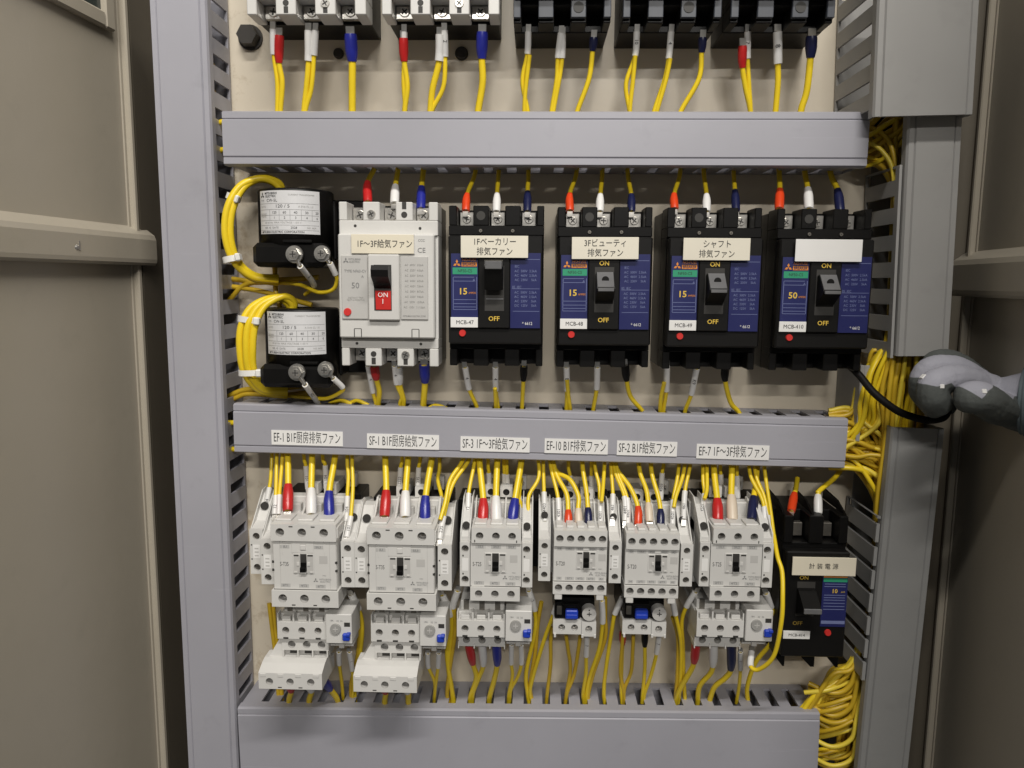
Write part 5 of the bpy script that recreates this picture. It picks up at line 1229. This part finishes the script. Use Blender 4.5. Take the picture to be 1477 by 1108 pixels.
bundle(24, f_top, 'yellow wire curling from the end of the blank duct', 'wires at the blank duct end', keep=.5)
def f_slot(i):
    x = 1283+(i % 9)*3.4+rnd(-2, 2); d_ = rnd(14, 44)
    return [x+rnd(8, 12), 100, x+8, 180, x+5+rnd(-1, 2), 260, x+1+rnd(-1, 3), 380, x-3+rnd(-2, 3), 520], d_, d_, 0
bundle(20, f_slot, 'yellow wire running upright behind the duct slots above the glove', 'wires inside the slotted duct', keep=0)
def f_low(i):
    y = rnd(985, 1108); k = rnd(0, 1)
    if i % 5 == 0: return [1160, y+4, 1190, y, 1212, y-6, 1230, y-rnd(10, 18)], rnd(22, 40), rnd(30, 48), 6
    if i % 5 == 4: return [1166, y, 1200, y+10+rnd(0, 8), 1222+8*k, y+6, 1236, y-24, 1246, y-80], rnd(24, 44), rnd(30, 46), 8
    return [1138, 1022+rnd(0, 50), 1168, 1010+rnd(-4, 34), 1196+8*k, 980+rnd(-10, 16), 1226+10*k, 958+rnd(-6, 8), 1250+8*k, 900], rnd(10, 40), rnd(14, 46), rnd(0, 8)
bundle(70, f_low, 'yellow wire bunched at the end of the bottom duct', 'wires at the bottom duct end', keep=.4)
def f_low2(i):
    x = 1212+(i % 12)*2.6
    return [x+52, 780, x+40, 880, x+20+rnd(-4, 4), 975, x+4+rnd(-6, 4), 1060, x-6, 1150], rnd(12, 40), rnd(14, 44), 0
bundle(22, f_low2, 'yellow wire running upright behind the curved duct fingers', 'wires behind the curved fingers', keep=0)
def f_dl(i):
    x = 1150+i*5.4
    return [x-8, 1012, x-2, 1004, x+8, 1006, x+12, 1016], 26, 24, 0
def f_lslot(i):
    y = (90, 128, 300, 345, 398, 408, 440, 500, 545, 700, 760, 850, 930)[i]
    return [288, y-16, 299, y-4, 308, y+6, 312, y+22], 16, 20, 0
bundle(13, f_lslot, 'yellow wire glimpsed inside the tall duct through its slots', 'wires inside the tall duct', keep=0)
tag(hidden.build('wire_bundle', None, loc=h_org), 'mass of yellow wires packed behind the others inside the upright ducts', 'wire bundle', kind='stuff')
add_wire('black cable sweeping under the gloved hand across the yellow wires', [1226, 528, 1240, 543, 1262, 567, 1290, 590, 1315, 601, 1338, 605, 1360, 602, 1368, 592], 2.8, 50, 66, dm=14, cat='cable', group='black cable', m=rubber, n=12, name='cable')

# bolts on the plate
def plate_bolt(px, py, r, h, label):
    p = P(px, py, 0); mb = MB([mat('dark_bolt', (.05, .045, .04), .5, metal=.4)]); mb.cyl((0, 0, 0), 1, r*1.15, -2, 20); mb.cyl((0, -2, 0), 1, r, -h, 6 if r > 5 else 16, r*.94, sm=False)
    tag(mb.build('bolt', None, loc=(p.x, 0, p.z)), label, 'bolt', 'bolts on the plate')
plate_bolt(362, 55, 8.6, 9, 'large dark bolt on the plate beside the top row')
plate_bolt(489, 78, 3.6, 2.5, 'small dark bolt left of a blue boot under the top row')
plate_bolt(666, 78, 4.6, 2.5, 'dark round plug in the plate under the top row')
p = P(1214, 570, 0)
mb = MB(mat('shaded_grey_pvc', (0, 0, 0))); mb.box(-2, 1, -46, 0, -30, 30, .3); mb.box(1, 5, -46, -44, -10, 30, .3)
tag(mb.build('bracket', None, loc=(p.x-.003, 0, p.z)), 'small grey bracket on the plate beside the sticker duct end', 'bracket')

# ------------------------------------------------------------------ gloved hand
hb = MB(glove_m)
def ball(p, r):
    n, k = 14, 9; vs = [p+Vector((0, 0, r))]
    for j in range(1, k):
        for i in range(n):
            t_, a_ = math.pi*j/k, 2*math.pi*i/n; vs.append(p+Vector((math.sin(t_)*math.cos(a_), math.sin(t_)*math.sin(a_), math.cos(t_)))*r)
    vs.append(p-Vector((0, 0, r))); L_ = len(vs)-1
    fs = [[0, 1+i, 1+(i+1) % n] for i in range(n)]+[[1+j*n+i, 1+(j+1)*n+i, 1+(j+1)*n+(i+1) % n, 1+j*n+(i+1) % n] for j in range(k-2) for i in range(n)]
    fs += [[L_, 1+(k-2)*n+(i+1) % n, 1+(k-2)*n+i] for i in range(n)]
    hb.add(vs, fs)
def limb(pts, per=5):
    """tapered limb through (px, py, depth, radius) joints"""
    pts = [(x+(9 if x < 1440 else 3 if x < 1470 else 0), y+4, d, r*(.84 if x < 1460 else .95)) for x, y, d, r in pts]
    v = [P(x, y, d/1000)*1000 for x, y, d, r in pts]; c = spline(v, per); rr = []
    for i in range(len(c)):
        u = min(i/per, len(pts)-1); k = min(int(u), len(pts)-2); rr.append(pts[k][3]+(pts[k+1][3]-pts[k][3])*(u-k))
    for p_, r_ in zip(c, rr): ball(p_, r_)
    hb.tube(c, rr, 14)
limb([(1440, 573, 104, 18), (1472, 577, 112, 21), (1510, 578, 122, 25), (1580, 586, 140, 29), (1680, 600, 180, 36), (1820, 620, 250, 44)])
for x, y, d, r in ((1400, 553, 104, 13), (1400, 549, 86, 13), (1402, 552, 70, 12), (1406, 558, 57, 11)): limb([(x, y, d, r), (1440, 572, 100, 18)])
limb([(1448, 588, 112, 14), (1420, 580, 118, 14), (1400, 566, 100, 13)])
for f in ([(1400, 552, 106, 12), (1372, 542, 118, 11.2), (1341, 548, 127, 11.4), (1336, 566, 127, 12.4), (1341, 576, 122, 12.6)],
          [(1400, 545, 84, 11.5), (1366, 527, 92, 11), (1330, 530, 94, 10.2), (1319, 558, 90, 10), (1338, 583, 78, 10)],
          [(1402, 544, 68, 11), (1368, 519, 72, 10), (1338, 519, 71, 9.4), (1328, 558, 67, 9.4), (1350, 583, 58, 9)],
          [(1404, 552, 56, 10), (1376, 529, 58, 9), (1352, 523, 56, 8.6), (1343, 558, 51, 8.2), (1358, 583, 46, 7.8)],
          [(1448, 588, 118, 13.5), (1424, 580, 132, 13), (1404, 570, 141, 13.2), (1391, 570, 141, 12.6)]): limb(f)
hand = hb.build('hand', scale=MM); bm = bmesh.new(); bm.from_mesh(hand.data); bpy.data.objects.remove(hand)
me = bpy.data.meshes.new('person'); bm.to_mesh(me); bm.free()
o = bpy.data.objects.new('person', me); col.objects.link(o)
rm = o.modifiers.new('fuse', 'REMESH'); rm.mode = 'VOXEL'; rm.voxel_size = .0008; rm.use_smooth_shade = True
sm = o.modifiers.new('smooth', 'SMOOTH'); sm.iterations = 4; sm.factor = .5
tx = bpy.data.textures.new('creases', 'CLOUDS'); tx.noise_scale = .010
dp = o.modifiers.new('creases', 'DISPLACE'); dp.texture = tx; dp.strength = .0012; dp.texture_coords = 'GLOBAL'
dg = bpy.context.evaluated_depsgraph_get(); dg.update()
me2 = bpy.data.meshes.new_from_object(o.evaluated_get(dg)); bpy.data.objects.remove(o)
org = P(1420, 570, .1)
for v in me2.vertices: v.co -= org
me2.materials.clear(); me2.materials.append(glove_m); me2.materials.append(glove_d)
# rubber-dipped palm side: fingertips, thumb and the underside
lim = [P(x, y, .11)-org for x, y in ((1312, 548), (1322, 550), (1345, 546), (1366, 562), (1376, 552), (1393, 546), (1414, 556), (1428, 568), (1477, 562), (1900, 562))]
def zlim(x):
    for a, b in zip(lim, lim[1:]):
        if x <= b.x: return a.z+(b.z-a.z)*max(0, (x-a.x)/(b.x-a.x))
    return lim[-1].z
for pl in me2.polygons: pl.use_smooth = True
at_ = me2.attributes.new('coating', 'FLOAT', 'POINT')
for i, v in enumerate(me2.vertices): at_.data[i].value = max((zlim(v.co.x)-v.co.z)*100, (v.co.y-.018)*100)
gm = bpy.data.materials.new('dipped_work_glove'); gm.use_nodes = True; nt = gm.node_tree; pb = nt.nodes['Principled BSDF']
an = nt.nodes.new('ShaderNodeAttribute'); an.attribute_name = 'coating'; nz = nt.nodes.new('ShaderNodeTexNoise'); nz.inputs['Scale'].default_value = 260; nz.inputs['Detail'].default_value = 4
tcn = nt.nodes.new('ShaderNodeTexCoord'); nt.links.new(tcn.outputs['Object'], nz.inputs['Vector'])
ad = nt.nodes.new('ShaderNodeMath'); ad.operation = 'MULTIPLY_ADD'; nt.links.new(nz.outputs['Fac'], ad.inputs[0]); ad.inputs[1].default_value = .03; nt.links.new(an.outputs['Fac'], ad.inputs[2])
mr = nt.nodes.new('ShaderNodeMapRange'); mr.inputs['From Min'].default_value = -.01; mr.inputs['From Max'].default_value = .04; nt.links.new(ad.outputs[0], mr.inputs['Value'])
mxn = nt.nodes.new('ShaderNodeMix'); mxn.data_type = 'RGBA'; mxn.inputs['A'].default_value = (.37, .37, .42, 1); mxn.inputs['B'].default_value = (.10, .108, .103, 1)
nt.links.new(mr.outputs['Result'], mxn.inputs['Factor']); nt.links.new(mxn.outputs['Result'], pb.inputs['Base Color']); pb.inputs['Roughness'].default_value = .8; pb.inputs['Specular IOR Level'].default_value = .12
wv_ = nt.nodes.new('ShaderNodeTexNoise'); wv_.inputs['Scale'].default_value = 900; nt.links.new(tcn.outputs['Object'], wv_.inputs['Vector'])
bpn = nt.nodes.new('ShaderNodeBump'); bpn.inputs['Strength'].default_value = .5; bpn.inputs['Distance'].default_value = .0006; nt.links.new(wv_.outputs['Fac'], bpn.inputs['Height']); nt.links.new(bpn.outputs['Normal'], pb.inputs['Normal'])
me2.materials.clear(); me2.materials.append(gm)
o = bpy.data.objects.new('person', me2); col.objects.link(o); o.location = org
tag(o, 'person reaching in with a grey work glove closed around the yellow wires', 'person')
# knitted cuff and jacket sleeve over the wrist
cp = [((P(x, y, d/1000)-org)*1000, r_) for x, y, d, r_ in ((1474, 578, 113, 22.8), (1490, 579, 117, 25.5), (1530, 582, 127, 29), (1580, 588, 140, 33), (1680, 601, 180, 40), (1822, 621, 251, 48))]
mb = MB(mat('teal_grey_cloth', (.13, .16, .17), .85, var=.15, bump=.4, scale=40)); cc_ = spline([q for q, _ in cp], 8)
mb.tube(cc_, [cp[min(i//8, 5)][1]+(cp[min(i//8+1, 5)][1]-cp[min(i//8, 5)][1])*(i % 8)/8+.6*math.sin(i*1.7) for i in range(len(cc_))], 24, cap=False); mb.build('sleeve', o)
dg.update()
for px, py, s_ in ((1331, 543, 3.6), (1359, 557.5, 2.8), (1420, 564.5, 3.0)):
    dirv = (P(px, py, .1)-CAM).normalized(); hit, loc, nor, _ = o.ray_cast(CAM-org, dirv)
    if hit:
        mb = MB(paper); mb.box(-s_/2, s_/2, -.5, .6, -s_/2, s_/2, .3)
        q = mb.build('glove_patch', o, loc=loc); q.rotation_euler = nor.to_track_quat('-Y', 'Z').to_euler()
